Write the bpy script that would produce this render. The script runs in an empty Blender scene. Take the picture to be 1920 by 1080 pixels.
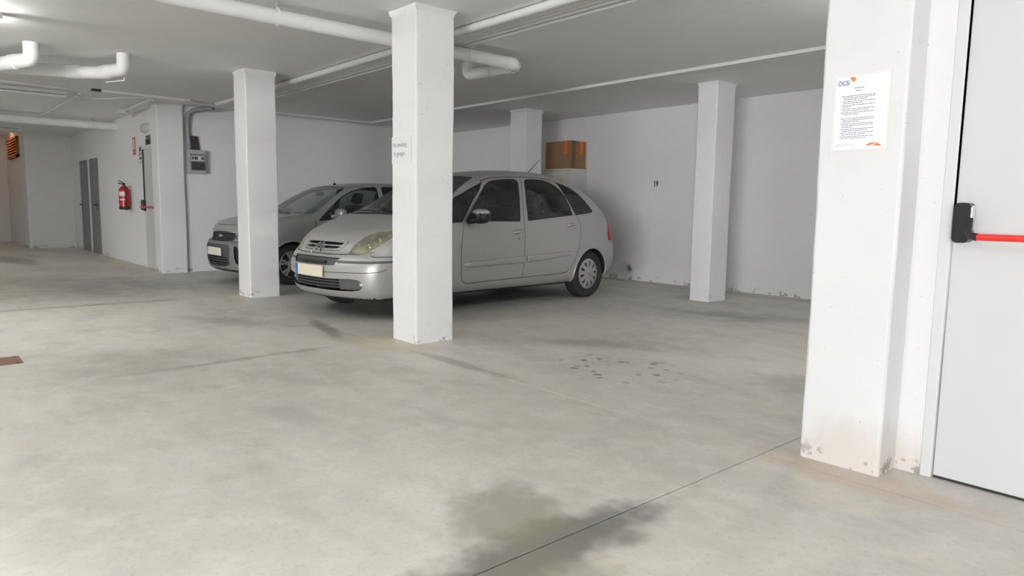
import bpy, bmesh, math, random
import numpy as np
from mathutils import Vector, Matrix
from mathutils.geometry import delaunay_2d_cdt

random.seed(7)
scn = bpy.context.scene
COL = scn.collection
PI = math.pi

# ------------------------------------------------------------------ camera
F_PX = 1304.9                       # focal length in pixels of the 1920 px frame
CAM_H = 1.141
yaw, pitch, roll = math.radians(131.3098 - 180), math.radians(6.467), math.radians(0.9067)
fw = Vector((math.sin(yaw) * math.cos(pitch), math.cos(yaw) * math.cos(pitch), -math.sin(pitch)))
rt = Vector((math.cos(yaw), -math.sin(yaw), 0))
up = rt.cross(fw)
r2 = math.cos(roll) * rt + math.sin(roll) * up
u2 = -math.sin(roll) * rt + math.cos(roll) * up
cam_d = bpy.data.cameras.new('camera')
cam = bpy.data.objects.new('camera', cam_d)
COL.objects.link(cam)
cam.matrix_world = Matrix(((r2.x, u2.x, -fw.x, 0), (r2.y, u2.y, -fw.y, 0), (r2.z, u2.z, -fw.z, CAM_H), (0, 0, 0, 1)))
cam_d.sensor_fit = 'HORIZONTAL'
cam_d.sensor_width = 36
cam_d.lens = F_PX / 1920 * 36
cam_d.clip_start = 0.05
scn.camera = cam

# ------------------------------------------------------------------ world, exposure
wd = bpy.data.worlds.new('world')
scn.world = wd
wd.use_nodes = True
wd.node_tree.nodes['Background'].inputs[0].default_value = (0.97, 0.985, 1.0, 1)
wd.node_tree.nodes['Background'].inputs[1].default_value = 32.0
vs = scn.view_settings
vs.view_transform = 'Standard'
vs.look = 'None'
vs.gamma = 1
vs.use_curve_mapping = False
vs.exposure = 0.35
TUBE_NEAR = 118.0
TUBE_BAY_FILL = 64.0
TUBE_FAR = 155.0                    # radiance of the lit lamp tubes over the lane
CEIL = 2.76
ADDED_GATE = (3.5, 12.5, -16.0, 2.6)         # unseen gate opening, added to light the room from behind: x0, x1, y, height
pd = bpy.data.lights.new('added_gate_portal', 'AREA')
pd.shape = 'RECTANGLE'
pd.size, pd.size_y = ADDED_GATE[1] - ADDED_GATE[0], ADDED_GATE[3]
pd.cycles.is_portal = True
po = bpy.data.objects.new('added_gate_portal', pd)
COL.objects.link(po)
po.location = ((ADDED_GATE[0] + ADDED_GATE[1]) / 2, ADDED_GATE[2] - 0.05, ADDED_GATE[3] / 2)
po.rotation_euler = (math.radians(90), 0, 0)
cy = scn.cycles
cy.max_bounces, cy.diffuse_bounces, cy.glossy_bounces, cy.transparent_max_bounces = 7, 5, 3, 8
cy.caustics_reflective = False
cy.caustics_refractive = False
cy.sample_clamp_indirect = 5.0

# ------------------------------------------------------------------ materials
class NT:
    def __init__(s, name):
        s.m = bpy.data.materials.new(name)
        s.m.use_nodes = True
        s.t = s.m.node_tree
        s.t.nodes.clear()
        s.out = s.n('ShaderNodeOutputMaterial')
    def n(s, typ, **kw):
        nd = s.t.nodes.new(typ)
        for k, v in kw.items():
            setattr(nd, k, v)
        return nd
    def l(s, a, b):
        s.t.links.new(a, b)
    def setin(s, sock, v):
        if isinstance(v, bpy.types.NodeSocket):
            s.l(v, sock)
        elif v is not None:
            if sock.type == 'RGBA' and len(v) == 3:
                v = (*v, 1)
            sock.default_value = v
    def pos(s):
        return s.n('ShaderNodeNewGeometry').outputs['Position']
    def obj(s):
        return s.n('ShaderNodeTexCoord').outputs['Object']
    def noise(s, vec, scale, detail=4, rough=0.55):
        nd = s.n('ShaderNodeTexNoise')
        s.l(vec, nd.inputs['Vector'])
        nd.inputs['Scale'].default_value = scale
        nd.inputs['Detail'].default_value = detail
        nd.inputs['Roughness'].default_value = rough
        return nd.outputs['Fac']
    def math(s, op, a, b=None, c=None):
        nd = s.n('ShaderNodeMath', operation=op)
        for i, v in enumerate((a, b, c)):
            s.setin(nd.inputs[i], v) if v is not None else None
        return nd.outputs[0]
    def ramp(s, v, lo, hi, a=0.0, b=1.0):
        nd = s.n('ShaderNodeMapRange', interpolation_type='SMOOTHSTEP')
        s.setin(nd.inputs['Value'], v)
        nd.inputs['From Min'].default_value = lo
        nd.inputs['From Max'].default_value = hi
        nd.inputs['To Min'].default_value = a
        nd.inputs['To Max'].default_value = b
        return nd.outputs[0]
    def mix(s, f, a, b, blend='MIX'):
        nd = s.n('ShaderNodeMix', data_type='RGBA', blend_type=blend)
        s.setin(nd.inputs[0], f)
        s.setin(nd.inputs[6], a)
        s.setin(nd.inputs[7], b)
        return nd.outputs[2]
    def mapping(s, vec, loc=(0, 0, 0), rot=0, scale=(1, 1, 1)):
        nd = s.n('ShaderNodeMapping', vector_type='POINT')
        s.l(vec, nd.inputs['Vector'])
        nd.inputs['Location'].default_value = loc
        nd.inputs['Rotation'].default_value = (0, 0, rot)
        nd.inputs['Scale'].default_value = scale
        return nd.outputs[0]
    def sep(s, vec):
        nd = s.n('ShaderNodeSeparateXYZ')
        s.l(vec, nd.inputs[0])
        return nd.outputs
    def bump(s, h, strength=0.2, dist=0.01):
        nd = s.n('ShaderNodeBump')
        nd.inputs['Strength'].default_value = strength
        nd.inputs['Distance'].default_value = dist
        s.l(h, nd.inputs['Height'])
        return nd.outputs[0]
    def principled(s, col, rough=0.5, metal=0.0, bump=None, **kw):
        p = s.n('ShaderNodeBsdfPrincipled')
        s.setin(p.inputs['Base Color'], col)
        s.setin(p.inputs['Roughness'], rough)
        s.setin(p.inputs['Metallic'], metal)
        if bump is not None:
            s.l(bump, p.inputs['Normal'])
        for k, v in kw.items():
            s.setin(p.inputs[k.replace('_', ' ')], v)
        s.l(p.outputs[0], s.out.inputs[0])
        return p

def plain(name, col, rough=0.5, metal=0.0, var=0.06, scale=9.0, bump=0.0, **kw):
    t = NT(name)
    n = t.noise(t.obj(), scale)
    d = tuple(max(0, c * (1 - 2 * var)) for c in col)
    h = tuple(min(1, c * (1 + 2 * var)) for c in col)
    c = t.mix(n, d, h)
    b = t.bump(t.noise(t.obj(), scale * 14, 3), bump, 0.004) if bump else None
    t.principled(c, rough, metal, b, **kw)
    return t.m

def wall_paint(name, base=(0.80, 0.80, 0.805), chips=True, dirt=0.0, soot=None, specks=True):
    t = NT(name)
    p = t.pos()
    big = t.noise(p, 0.7, 1)
    fine = t.noise(p, 9, 2)
    c = t.mix(t.ramp(big, 0.35, 0.7), base, tuple(b * 0.955 for b in base))
    c = t.mix(t.ramp(fine, 0.45, 0.72, 0, 0.35), c, tuple(b * 0.93 for b in base))
    if specks:
        spec = t.noise(p, 55, 1)
        c = t.mix(t.ramp(spec, 0.74, 0.78, 0, 0.55), c, (0.30, 0.29, 0.28))
    z = t.sep(p)[2]
    if dirt:
        zz = t.math('ADD', z, t.math('MULTIPLY', t.noise(t.mapping(p, scale=(3, 3, 1.2)), 2.2, 3), -0.38))
        c = t.mix(t.ramp(zz, -0.14, 0.07, dirt, 0), c, (0.55, 0.42, 0.31))
    if chips:
        low = t.ramp(z, 0.015, 0.11, 1, 0)
        k = t.math('MULTIPLY', t.ramp(t.math('ADD', t.noise(p, 9, 3, 0.7), t.math('MULTIPLY', big, 0.45)), 0.80, 0.84), low)
        c = t.mix(t.math('MULTIPLY', k, 0.9), c, (0.30, 0.285, 0.26))
    if soot:
        for (x, y, zc, r, s) in soot:
            q = t.mapping(p, loc=(-x / r, -y / r, -zc / r), scale=(1 / r, 1 / r, 1 / r))
            ln = t.n('ShaderNodeVectorMath', operation='LENGTH')
            t.l(q, ln.inputs[0])
            d = t.math('ADD', ln.outputs['Value'], t.math('MULTIPLY', t.math('SUBTRACT', t.noise(p, 14, 3), 0.5), 0.8))
            c = t.mix(t.ramp(d, 0.15, 1.0, s, 0), c, (0.03, 0.028, 0.027))
    b = t.bump(t.noise(p, 16, 1, 0.6), 0.16, 0.006)
    t.principled(c, 0.75, 0, b)
    return t.m

def floor_material():
    t = NT('worn_concrete')
    p = t.pos()
    n1 = t.noise(p, 0.55, 2, 0.6)
    n2 = t.noise(t.mapping(p, loc=(4, 9, 0), rot=0.5, scale=(1, 2.2, 1)), 0.8, 3, 0.62)
    n3 = t.noise(p, 5, 3, 0.7)
    n4 = t.noise(p, 38, 1, 0.6)
    c = t.mix(t.ramp(n1, 0.30, 0.70), (0.595, 0.568, 0.522), (0.735, 0.70, 0.645))
    c = t.mix(t.ramp(n2, 0.45, 0.72, 0, 0.45), c, (0.485, 0.47, 0.438))
    c = t.mix(t.ramp(n3, 0.40, 0.75, 0, 0.50), c, (0.82, 0.795, 0.75))
    n5 = t.noise(t.mapping(p, loc=(3, 5, 0), rot=0.7, scale=(1, 1.8, 1)), 2.1, 4, 0.68)
    c = t.mix(t.ramp(n5, 0.50, 0.70, 0, 0.40), c, (0.475, 0.46, 0.43))
    n6 = t.noise(t.mapping(p, loc=(31, 12, 0)), 1.6, 3, 0.66)
    c = t.mix(t.ramp(n6, 0.54, 0.70, 0, 0.45), c, (0.78, 0.70, 0.58))
    c = t.mix(t.ramp(n4, 0.52, 0.75, 0, 0.22), c, (0.42, 0.41, 0.385))
    c = t.mix(t.ramp(t.noise(p, 60, 1), 0.72, 0.77, 0, 0.45), c, (0.28, 0.27, 0.26))
    wobn = t.math('MULTIPLY', t.math('SUBTRACT', t.noise(p, 3.0, 3, 0.65), 0.5), 2.0)
    def stain(c, x, y, rx, ry, rot, s, col, wob=0.7, sc=3.0, lo=0.35, hi=1.05):
        q = t.mapping(p, loc=(-x, -y, 0))
        if rot: q = t.mapping(q, rot=-rot)
        q = t.mapping(q, scale=(1 / rx, 1 / ry, 0))
        ln = t.n('ShaderNodeVectorMath', operation='LENGTH')
        t.l(q, ln.inputs[0])
        d = t.math('ADD', ln.outputs['Value'], t.math('MULTIPLY', wobn, wob))
        return t.mix(t.ramp(d, lo, hi, s, 0), c, col)
    dk, ol, ye = (0.13, 0.125, 0.115), (0.27, 0.25, 0.19), (0.66, 0.56, 0.40)
    c = stain(c, -1.60, 1.60, 0.20, 0.75, 0, 0.85, dk, 0.85)
    c = stain(c, -1.86, 1.62, 0.33, 0.33, 0.3, 0.7, ol, 0.9)
    c = stain(c, -1.40, 1.45, 0.28, 0.30, 0, 0.6, ol, 0.9)
    c = stain(c, -4.25, 6.9, 1.1, 0.5, 0.3, 0.55, dk, 0.9, lo=-0.1, hi=1.2)
    c = stain(c, -2.0, 4.6, 1.1, 0.5, 0.9, 0.40, dk, 0.9, lo=-0.1, hi=1.2)
    c = stain(c, -3.9, 4.5, 0.8, 0.25, 0.6, 0.40, dk, 0.9, lo=-0.1, hi=1.2)
    c = stain(c, -6.0, 2.95, 0.9, 0.10, -0.25, 0.60, dk, 0.5)
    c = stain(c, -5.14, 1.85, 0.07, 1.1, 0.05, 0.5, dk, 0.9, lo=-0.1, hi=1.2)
    c = stain(c, -5.5, 1.3, 0.6, 1.0, 0.0, 0.30, dk, 0.9, lo=-0.2, hi=1.2)
    c = stain(c, -4.1, 3.04, 0.75, 0.08, 0, 0.4, dk, 0.6)
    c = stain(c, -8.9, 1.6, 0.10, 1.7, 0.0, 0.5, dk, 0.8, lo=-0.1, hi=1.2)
    c = stain(c, -10.6, 1.9, 1.8, 1.3, 0.0, 0.36, dk, 0.9, lo=-0.1, hi=1.3)
    c = stain(c, -6.0, 8.95, 5.0, 0.3, 0.0, 0.55, (0.40, 0.33, 0.27), 0.7, lo=0.0, hi=1.2)
    c = stain(c, -16.5, 1.6, 1.8, 0.4, 0.1, 0.5, dk, 0.7)
    c = stain(c, -3.6, 1.55, 0.30, 0.16, 0.2, 0.35, (0.36, 0.38, 0.39), 0.5)
    c = stain(c, -6.9, 2.4, 0.8, 0.25, 0.5, 0.35, dk, 0.8)
    c = stain(c, -5.1, 3.0, 0.7, 0.35, 0.2, 0.6, ye, 0.6)
    c = stain(c, -8.7, 3.0, 0.6, 0.25, 0, 0.55, ye, 0.6)
    c = stain(c, -15.2, 3.0, 2.6, 0.35, 0, 0.6, ye, 0.5)
    c = stain(c, -1.2, 3.05, 0.7, 0.2, 0, 0.5, (0.62, 0.47, 0.36), 0.6)
    # cluster of small dark drops
    q = t.mapping(p, loc=(3.25, -3.87, 0))
    q = t.mapping(q, scale=(1 / 0.55, 1 / 0.48, 0))
    ln = t.n('ShaderNodeVectorMath', operation='LENGTH')
    t.l(q, ln.inputs[0])
    v = t.n('ShaderNodeTexVoronoi', feature='F1')
    t.l(t.mapping(p, rot=0.4, scale=(1, 1, 0)), v.inputs['Vector'])
    v.inputs['Scale'].default_value = 8.5
    spot = t.math('ADD', v.outputs['Distance'], t.math('MULTIPLY', t.math('SUBTRACT', t.noise(p, 20, 1), 0.5), 0.5))
    keep = t.ramp(wobn, -0.9, -0.6)
    k = t.math('MULTIPLY', t.math('MULTIPLY', t.ramp(spot, 0.18, 0.31, 1, 0), t.ramp(ln.outputs['Value'], 0.7, 1.05, 1, 0)), keep)
    c = t.mix(t.math('MULTIPLY', k, 0.85), c, (0.20, 0.185, 0.16))
    b = t.bump(t.noise(p, 30, 1, 0.6), 0.09, 0.005)
    t.principled(c, t.ramp(n2, 0.3, 0.7, 0.42, 0.62), 0, b)
    return t.m

def car_paint(name, base):
    t = NT(name)
    fl = t.noise(t.obj(), 700, 2)
    dust = t.noise(t.obj(), 3.0, 5)
    c = t.mix(t.ramp(fl, 0.35, 0.65), tuple(b * 0.9 for b in base), tuple(min(1, b * 1.1) for b in base))
    c = t.mix(t.ramp(dust, 0.4, 0.75, 0, 0.15), c, (0.50, 0.49, 0.46))
    t.principled(c, t.ramp(dust, 0.3, 0.7, 0.36, 0.44), 0.45, None, Coat_Weight=0.25, Coat_Roughness=0.15)
    return t.m

def glass_mat(name, tint, extra=0.04, film=(0.55, 0.56, 0.54)):
    t = NT(name)
    tr = t.n('ShaderNodeBsdfTransparent')
    tr.inputs[0].default_value = (*tint, 1)
    gl = t.n('ShaderNodeBsdfGlossy')
    gl.inputs['Roughness'].default_value = 0.05
    gl.inputs['Color'].default_value = (0.9, 0.9, 0.9, 1)
    fr = t.n('ShaderNodeFresnel')
    fr.inputs[0].default_value = 1.45
    dust = t.n('ShaderNodeBsdfDiffuse')
    dust.inputs[0].default_value = (*film, 1)
    m0 = t.n('ShaderNodeMixShader')
    t.l(t.ramp(t.noise(t.obj(), 4, 4), 0.3, 0.8, extra * 0.4, extra * 1.6), m0.inputs[0])
    t.l(tr.outputs[0], m0.inputs[1])
    t.l(dust.outputs[0], m0.inputs[2])
    m = t.n('ShaderNodeMixShader')
    t.l(fr.outputs[0], m.inputs[0])
    t.l(m0.outputs[0], m.inputs[1])
    t.l(gl.outputs[0], m.inputs[2])
    t.l(m.outputs[0], t.out.inputs[0])
    return t.m

def emit_mat(name, col, s):
    t = NT(name)
    e = t.n('ShaderNodeEmission')
    n = t.noise(t.obj(), 3, 2)
    t.l(t.mix(n, tuple(c * 0.97 for c in col), col), e.inputs[0])
    e.inputs[1].default_value = s
    t.l(e.outputs[0], t.out.inputs[0])
    return t.m

MAT = dict(
    wall=wall_paint('white_wall_paint', specks=False),
    wall_bay=wall_paint('white_bay_wall_paint', specks=False, soot=[(-7.42, 9.12, 0.19, 0.09, 0.9), (-7.50, 9.12, 0.16, 0.22, 0.3)]),
    pillar=wall_paint('white_pillar_paint', (0.79, 0.79, 0.795)),
    pillar_near=wall_paint('white_pillar_paint_dirty', (0.76, 0.76, 0.77), dirt=0.32),
    wall_door=wall_paint('white_wall_paint_dirty', (0.76, 0.76, 0.765), dirt=0.32),
    ceiling=wall_paint('ceiling_paint', (0.89, 0.89, 0.885), chips=False, specks=False),
    floor=floor_material(),
    joint=plain('joint_dirt', (0.42, 0.40, 0.36), 0.9),
    pvc=plain('white_pvc', (0.80, 0.80, 0.79), 0.38, var=0.02),
    conduit=plain('painted_conduit', (0.76, 0.76, 0.75), 0.5, var=0.03),
    grey_tube=plain('grey_conduit', (0.30, 0.30, 0.32), 0.5),
    dark=plain('dark_rubber', (0.022, 0.022, 0.023), 0.65),
    black=plain('black_plastic', (0.018, 0.018, 0.02), 0.3),
    tyre=plain('tyre_rubber', (0.025, 0.025, 0.026), 0.75, bump=0.2),
    trim=plain('grey_plastic', (0.11, 0.11, 0.115), 0.55),
    cabin=plain('cabin_fabric', (0.075, 0.078, 0.08), 0.9),
    seat=plain('seat_fabric', (0.10, 0.105, 0.11), 0.95, bump=0.2),
    silver=car_paint('silver_car_paint', (0.47, 0.47, 0.465)),
    silver2=car_paint('grey_silver_car_paint', (0.45, 0.455, 0.455)),
    bumper2=plain('light_grey_bumper', (0.22, 0.225, 0.22), 0.5),
    bumper3=plain('charcoal_bumper', (0.075, 0.078, 0.08), 0.6),
    badge=plain('badge_chrome', (0.82, 0.82, 0.83), 0.2, 0.95, var=0.02),
    chrome=plain('chrome', (0.75, 0.75, 0.76), 0.12, 1.0, var=0.02),
    hub=plain('hubcap_silver', (0.50, 0.50, 0.50), 0.32, 0.6),
    glass=glass_mat('car_glass', (0.55, 0.62, 0.59), 0.06),
    lens=glass_mat('headlight_lens', (0.93, 0.90, 0.74), 0.42, (0.66, 0.63, 0.47)),
    lamp_in=plain('headlight_reflector', (0.66, 0.62, 0.46), 0.22, 0.55),
    bulb=plain('headlight_bowl', (0.9, 0.88, 0.8), 0.12, 0.9),
    amber=plain('amber_lens', (0.85, 0.36, 0.10), 0.25),
    red_lens=plain('red_lens', (0.50, 0.02, 0.02), 0.18),
    plate=plain('blank_plate', (0.80, 0.74, 0.58), 0.5, var=0.02),
    plate2=plain('blank_plate_pale', (0.86, 0.82, 0.72), 0.5, var=0.02),
    blue=plain('plate_blue', (0.05, 0.16, 0.45), 0.5),
    door=plain('door_enamel', (0.62, 0.63, 0.635), 0.42, var=0.015, scale=2),
    frame=plain('door_frame_enamel', (0.66, 0.67, 0.67), 0.45, var=0.02),
    grey_door=plain('grey_metal_door', (0.20, 0.205, 0.215), 0.5),
    red=plain('red_bar', (0.80, 0.03, 0.02), 0.35, var=0.03),
    ext_red=plain('extinguisher_red', (0.52, 0.012, 0.018), 0.28),
    paper=plain('paper', (0.84, 0.85, 0.89), 0.6, var=0.01),
    plastic_sheet=plain('sign_sheet', (0.80, 0.81, 0.81), 0.22, var=0.02),
    ink=plain('grey_ink', (0.20, 0.20, 0.24), 0.7),
    ink_black=plain('black_ink', (0.02, 0.02, 0.02), 0.7),
    ink_soft=plain('pale_ink', (0.52, 0.53, 0.55), 0.7),
    ink_blue=plain('blue_ink', (0.06, 0.11, 0.34), 0.7),
    ink_orange=plain('orange_ink', (0.85, 0.22, 0.05), 0.7),
    sign_red=plain('red_sign', (0.62, 0.10, 0.04), 0.5),
    sign_dark=plain('dark_sign', (0.06, 0.075, 0.09), 0.5),
    sign_green=plain('green_sign', (0.30, 0.36, 0.26), 0.5),
    sign_white=plain('white_sign', (0.75, 0.75, 0.72), 0.5),
    meter=plain('meter_box_grey', (0.40, 0.405, 0.40), 0.5),
    meter_dark=plain('smoked_window', (0.045, 0.035, 0.04), 0.2),
    clear=plain('meter_strip', (0.55, 0.56, 0.56), 0.15),
    card=plain('cardboard', (0.30, 0.175, 0.085), 0.85, var=0.08),
    tape=plain('brown_tape', (0.16, 0.075, 0.035), 0.35),
    tape_orange=plain('orange_tape', (0.80, 0.16, 0.04), 0.5),
    slat_glow_paint=plain('slat_orange_glow', (0.86, 0.30, 0.10), 0.5),  # orange lamplight painted into the slat colour
    cab=plain('cabinet_cream', (0.66, 0.64, 0.55), 0.6),
    cab_side=plain('cabinet_side_grey', (0.60, 0.60, 0.59), 0.6),
    rust=plain('rusty_plate', (0.22, 0.12, 0.075), 0.8, var=0.2, scale=30),
    vent=plain('vent_frame_wood', (0.30, 0.12, 0.05), 0.6),
    housing=plain('lamp_housing', (0.55, 0.55, 0.54), 0.5),
    steel=plain('steel_rod', (0.45, 0.45, 0.45), 0.4, 0.8),
    tube_far=emit_mat('lit_tube_far', (0.97, 1.0, 0.96), TUBE_FAR),
    tube_near=emit_mat('lit_tube_near', (1.0, 1.0, 0.98), TUBE_NEAR),
    tube_bay_fill=emit_mat('lit_tube_bay_fill', (1.0, 1.0, 0.98), TUBE_BAY_FILL),
    tube_off=plain('unlit_tube', (0.72, 0.73, 0.72), 0.3),
    warm=emit_mat('warm_lamp_glow', (1.0, 0.42, 0.15), 11.0),
)

# ------------------------------------------------------------------ mesh helpers
class MB:
    def __init__(s):
        s.v, s.f = [], []
    def add(s, vs, fs):
        o = len(s.v)
        s.v += [tuple(map(float, v)) for v in vs]
        s.f += [tuple(i + o for i in f) for f in fs]
        return s
    def box(s, x0, x1, y0, y1, z0, z1, b=0.0):
        if x0 > x1: x0, x1 = x1, x0
        if y0 > y1: y0, y1 = y1, y0
        if z0 > z1: z0, z1 = z1, z0
        if b <= 0:
            vs = [(x, y, z) for z in (z0, z1) for y in (y0, y1) for x in (x0, x1)]
            return s.add(vs, [(0, 2, 3, 1), (4, 5, 7, 6), (0, 1, 5, 4), (2, 6, 7, 3), (0, 4, 6, 2), (1, 3, 7, 5)])
        bm = bmesh.new()
        bmesh.ops.create_cube(bm, size=1)
        for v in bm.verts:
            v.co = ((x0 + x1) / 2 + v.co.x * (x1 - x0), (y0 + y1) / 2 + v.co.y * (y1 - y0), (z0 + z1) / 2 + v.co.z * (z1 - z0))
        bmesh.ops.bevel(bm, geom=bm.edges[:], offset=b, segments=3, profile=0.5, affect='EDGES')
        s.bm(bm)
        return s
    def bm(s, bm):
        bm.verts.index_update()
        s.add([v.co for v in bm.verts], [tuple(v.index for v in f.verts) for f in bm.faces])
        bm.free()
    def tube(s, pts, r, n=12, caps=True, closed=False):
        P = [Vector(p) for p in pts]
        R = r if hasattr(r, '__len__') else [r] * len(P)
        ref = None
        rings = []
        N = len(P)
        for i, p in enumerate(P):
            if closed:
                d = (P[(i + 1) % N] - P[i - 1]).normalized()
            else:
                d = ((P[min(i + 1, N - 1)] - P[max(i - 1, 0)])).normalized()
            if ref is None:
                ref = d.orthogonal().normalized()
            ref = (ref - d * ref.dot(d)).normalized()
            b = d.cross(ref)
            rings.append([p + (ref * math.cos(2 * PI * k / n) + b * math.sin(2 * PI * k / n)) * R[i] for k in range(n)])
        vs = [v for rg in rings for v in rg]
        fs = []
        for i in range(N if closed else N - 1):
            j = (i + 1) % N
            for k in range(n):
                fs.append((i * n + k, i * n + (k + 1) % n, j * n + (k + 1) % n, j * n + k))
        if caps and not closed:
            fs.append(tuple(reversed(range(n))))
            fs.append(tuple((N - 1) * n + k for k in range(n)))
        return s.add(vs, fs)
    def lathe(s, prof, o, axis='y', n=40, sx=1.0):
        # prof: (radius, along) pairs, revolved round the axis through o
        vs, fs = [], []
        for r, a in prof:
            for k in range(n):
                c, d = r * math.cos(2 * PI * k / n), r * math.sin(2 * PI * k / n)
                vs.append({'y': (o[0] + c, o[1] + a, o[2] + d), 'z': (o[0] + c, o[1] + d, o[2] + a), 'x': (o[0] + a, o[1] + c, o[2] + d)}[axis])
        m = len(prof)
        for i in range(m - 1):
            for k in range(n):
                fs.append((i * n + k, i * n + (k + 1) % n, (i + 1) * n + (k + 1) % n, (i + 1) * n + k))
        if prof[0][0] > 1e-6: fs.append(tuple(range(n)))
        if prof[-1][0] > 1e-6: fs.append(tuple((m - 1) * n + k for k in reversed(range(n))))
        return s.add(vs, fs)
    def ellipsoid(s, c, r, nu=20, nv=12, e=1.0):
        prof = []
        vs, fs = [], []
        sg = lambda t: math.copysign(abs(t) ** e, t)
        for i in range(nv + 1):
            th = -PI / 2 + PI * i / nv
            for k in range(nu):
                ph = 2 * PI * k / nu
                vs.append((c[0] + r[0] * sg(math.cos(th)) * sg(math.cos(ph)), c[1] + r[1] * sg(math.cos(th)) * sg(math.sin(ph)), c[2] + r[2] * sg(math.sin(th))))
        for i in range(nv):
            for k in range(nu):
                fs.append((i * nu + k, i * nu + (k + 1) % nu, (i + 1) * nu + (k + 1) % nu, (i + 1) * nu + k))
        return s.add(vs, fs)
    def prism(s, poly, d0, d1, axis='y'):
        # poly in the plane across the axis, extruded d0..d1
        n = len(poly)
        f = {'y': lambda a, b, d: (a, d, b), 'x': lambda a, b, d: (d, a, b), 'z': lambda a, b, d: (a, b, d)}[axis]
        vs = [f(a, b, d0) for a, b in poly] + [f(a, b, d1) for a, b in poly]
        fs = [tuple(range(n)), tuple(reversed(range(n, 2 * n)))] + [(i, i + n, (i + 1) % n + n, (i + 1) % n) for i in range(n)]
        return s.add(vs, fs)
    def mesh(s, name, smooth=True, angle=35, weld=True):
        me = bpy.data.meshes.new(name)
        me.from_pydata(s.v, [], s.f)
        bm = bmesh.new()
        bm.from_mesh(me)
        if weld:
            bmesh.ops.remove_doubles(bm, verts=bm.verts[:], dist=1e-5)
        bmesh.ops.recalc_face_normals(bm, faces=bm.faces[:])
        if smooth:
            lim = math.radians(angle)
            for f in bm.faces: f.smooth = True
            for e in bm.edges:
                if len(e.link_faces) == 2:
                    an = e.calc_face_angle(0)
                    a0, a1 = sorted(f.calc_area() for f in e.link_faces)
                    e.smooth = not (an > lim or (an > 0.17 and a1 > 9 * a0))
        bm.to_mesh(me)
        bm.free()
        return me
    def build(s, name, mat, parent=None, smooth=True, angle=35):
        """one mesh object; with a parent the vertices are taken as world coordinates of an unrotated parent"""
        if parent is not None:
            o = parent_origin(parent)
            s.v = [(x - o[0], y - o[1], z - o[2]) for x, y, z in s.v]
        me = s.mesh(name, smooth, angle)
        me.materials.append(MAT[mat] if isinstance(mat, str) else mat)
        ob = bpy.data.objects.new(name, me)
        COL.objects.link(ob)
        ob.parent = parent
        return ob

ORG = {}
def parent_origin(o):
    return ORG.get(o.name, (0, 0, 0))

def empty(name, loc):
    o = bpy.data.objects.new(name, None)
    COL.objects.link(o)
    o.location = loc
    o.empty_display_size = 0.1
    ORG[o.name] = tuple(loc)
    return o

def tag(o, label=None, cat=None, group=None, kind=None):
    if label: o['label'] = label
    if cat: o['category'] = cat
    if group: o['group'] = group
    if kind: o['kind'] = kind
    return o

def thing(name, loc, label, cat, group=None):
    return tag(empty(name, loc), label, cat, group)

def sub(name, mb, mat, parent, **kw):
    """part of a part: the parent part's mesh sits at its thing's origin"""
    o = parent
    while o.parent is not None: o = o.parent
    org = ORG.get(o.name, (0, 0, 0))
    mb.v = [(x - org[0], y - org[1], z - org[2]) for x, y, z in mb.v]
    me = mb.mesh(name, **kw)
    me.materials.append(MAT[mat])
    ob = bpy.data.objects.new(name, me)
    COL.objects.link(ob)
    ob.parent = parent
    return ob

def text_mb(body, size, place, depth=0.0008, bold=0.0, sx=1.0):
    """lettering as mesh; place maps (a, b, d) in the sign plane to world"""
    cu = bpy.data.curves.new('lettering', 'FONT')
    cu.body = body
    cu.size = size
    cu.extrude = depth / 2
    cu.offset = bold
    cu.resolution_u = 3
    ob = bpy.data.objects.new('lettering', cu)
    COL.objects.link(ob)
    bpy.context.view_layer.update()
    me = bpy.data.meshes.new_from_object(ob.evaluated_get(bpy.context.evaluated_depsgraph_get()))
    mb = MB()
    mb.add([place(v.co.x * sx, v.co.y, v.co.z) for v in me.vertices], [tuple(p.vertices) for p in me.polygons])
    bpy.data.objects.remove(ob)
    bpy.data.curves.remove(cu)
    bpy.data.meshes.remove(me)
    return mb

def struct(name, mb, mat, parent=None):
    o = mb.build(name, mat, parent)
    if parent is None: o['kind'] = 'structure'
    return o

# ------------------------------------------------------------------ the setting
XB, YB = -12.43, 9.12            # back wall plane (x), bay wall plane (y)
fl = struct('floor', MB().box(-24.6, 14.4, -16.2, 9.4, -0.30, -0.012), 'joint')
xs = [-24.5, -20.3, -16.4, -12.63, -8.87, -5.11, -1.62, 3.3, 8.3, 14.3]
ys = [-16.0, -12.0, -8.2, -4.4, -0.7, 3.02, 9.3]
for i in range(len(xs) - 1):
    for j in range(len(ys) - 1):
        g = 0.0028
        x0, x1 = xs[i], xs[i + 1]
        if ys[j] == 3.02:                      # one continuous slab under the parking bays
            if x0 in (-8.87, -5.11): continue
            if x0 == -12.63: x1 = -1.62
        struct('slab', MB().box(x0 + g, x1 - g, ys[j] + g, ys[j + 1] - g, -0.05, 0.0, 0.003), 'floor', fl)
struct('ceiling', MB().box(-20.5, 14.4, -16.2, 9.4, CEIL, CEIL + 0.3), 'ceiling')
struct('ceiling_alcove', MB().box(-24.6, -20.5, -3.7, 2.6, 2.96, 3.4).box(-20.7, -20.5, -3.7, 2.36, CEIL + .3, 3.4), 'ceiling')
struct('wall_bay', MB().box(XB, -1.0, YB, YB + 0.2, 0, CEIL), 'wall_bay')
struct('wall_back', MB().box(XB - 0.2, XB, 3.5, YB + 0.2, 0, CEIL), 'wall')
struct('wall_service', MB().box(-20.5, -12.72, 3.32, 3.5, 0, CEIL), 'wall')
struct('wall_far', MB().box(-20.7, -20.5, 2.36, 3.5, 0, 3.3, 0.01), 'wall')
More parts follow.
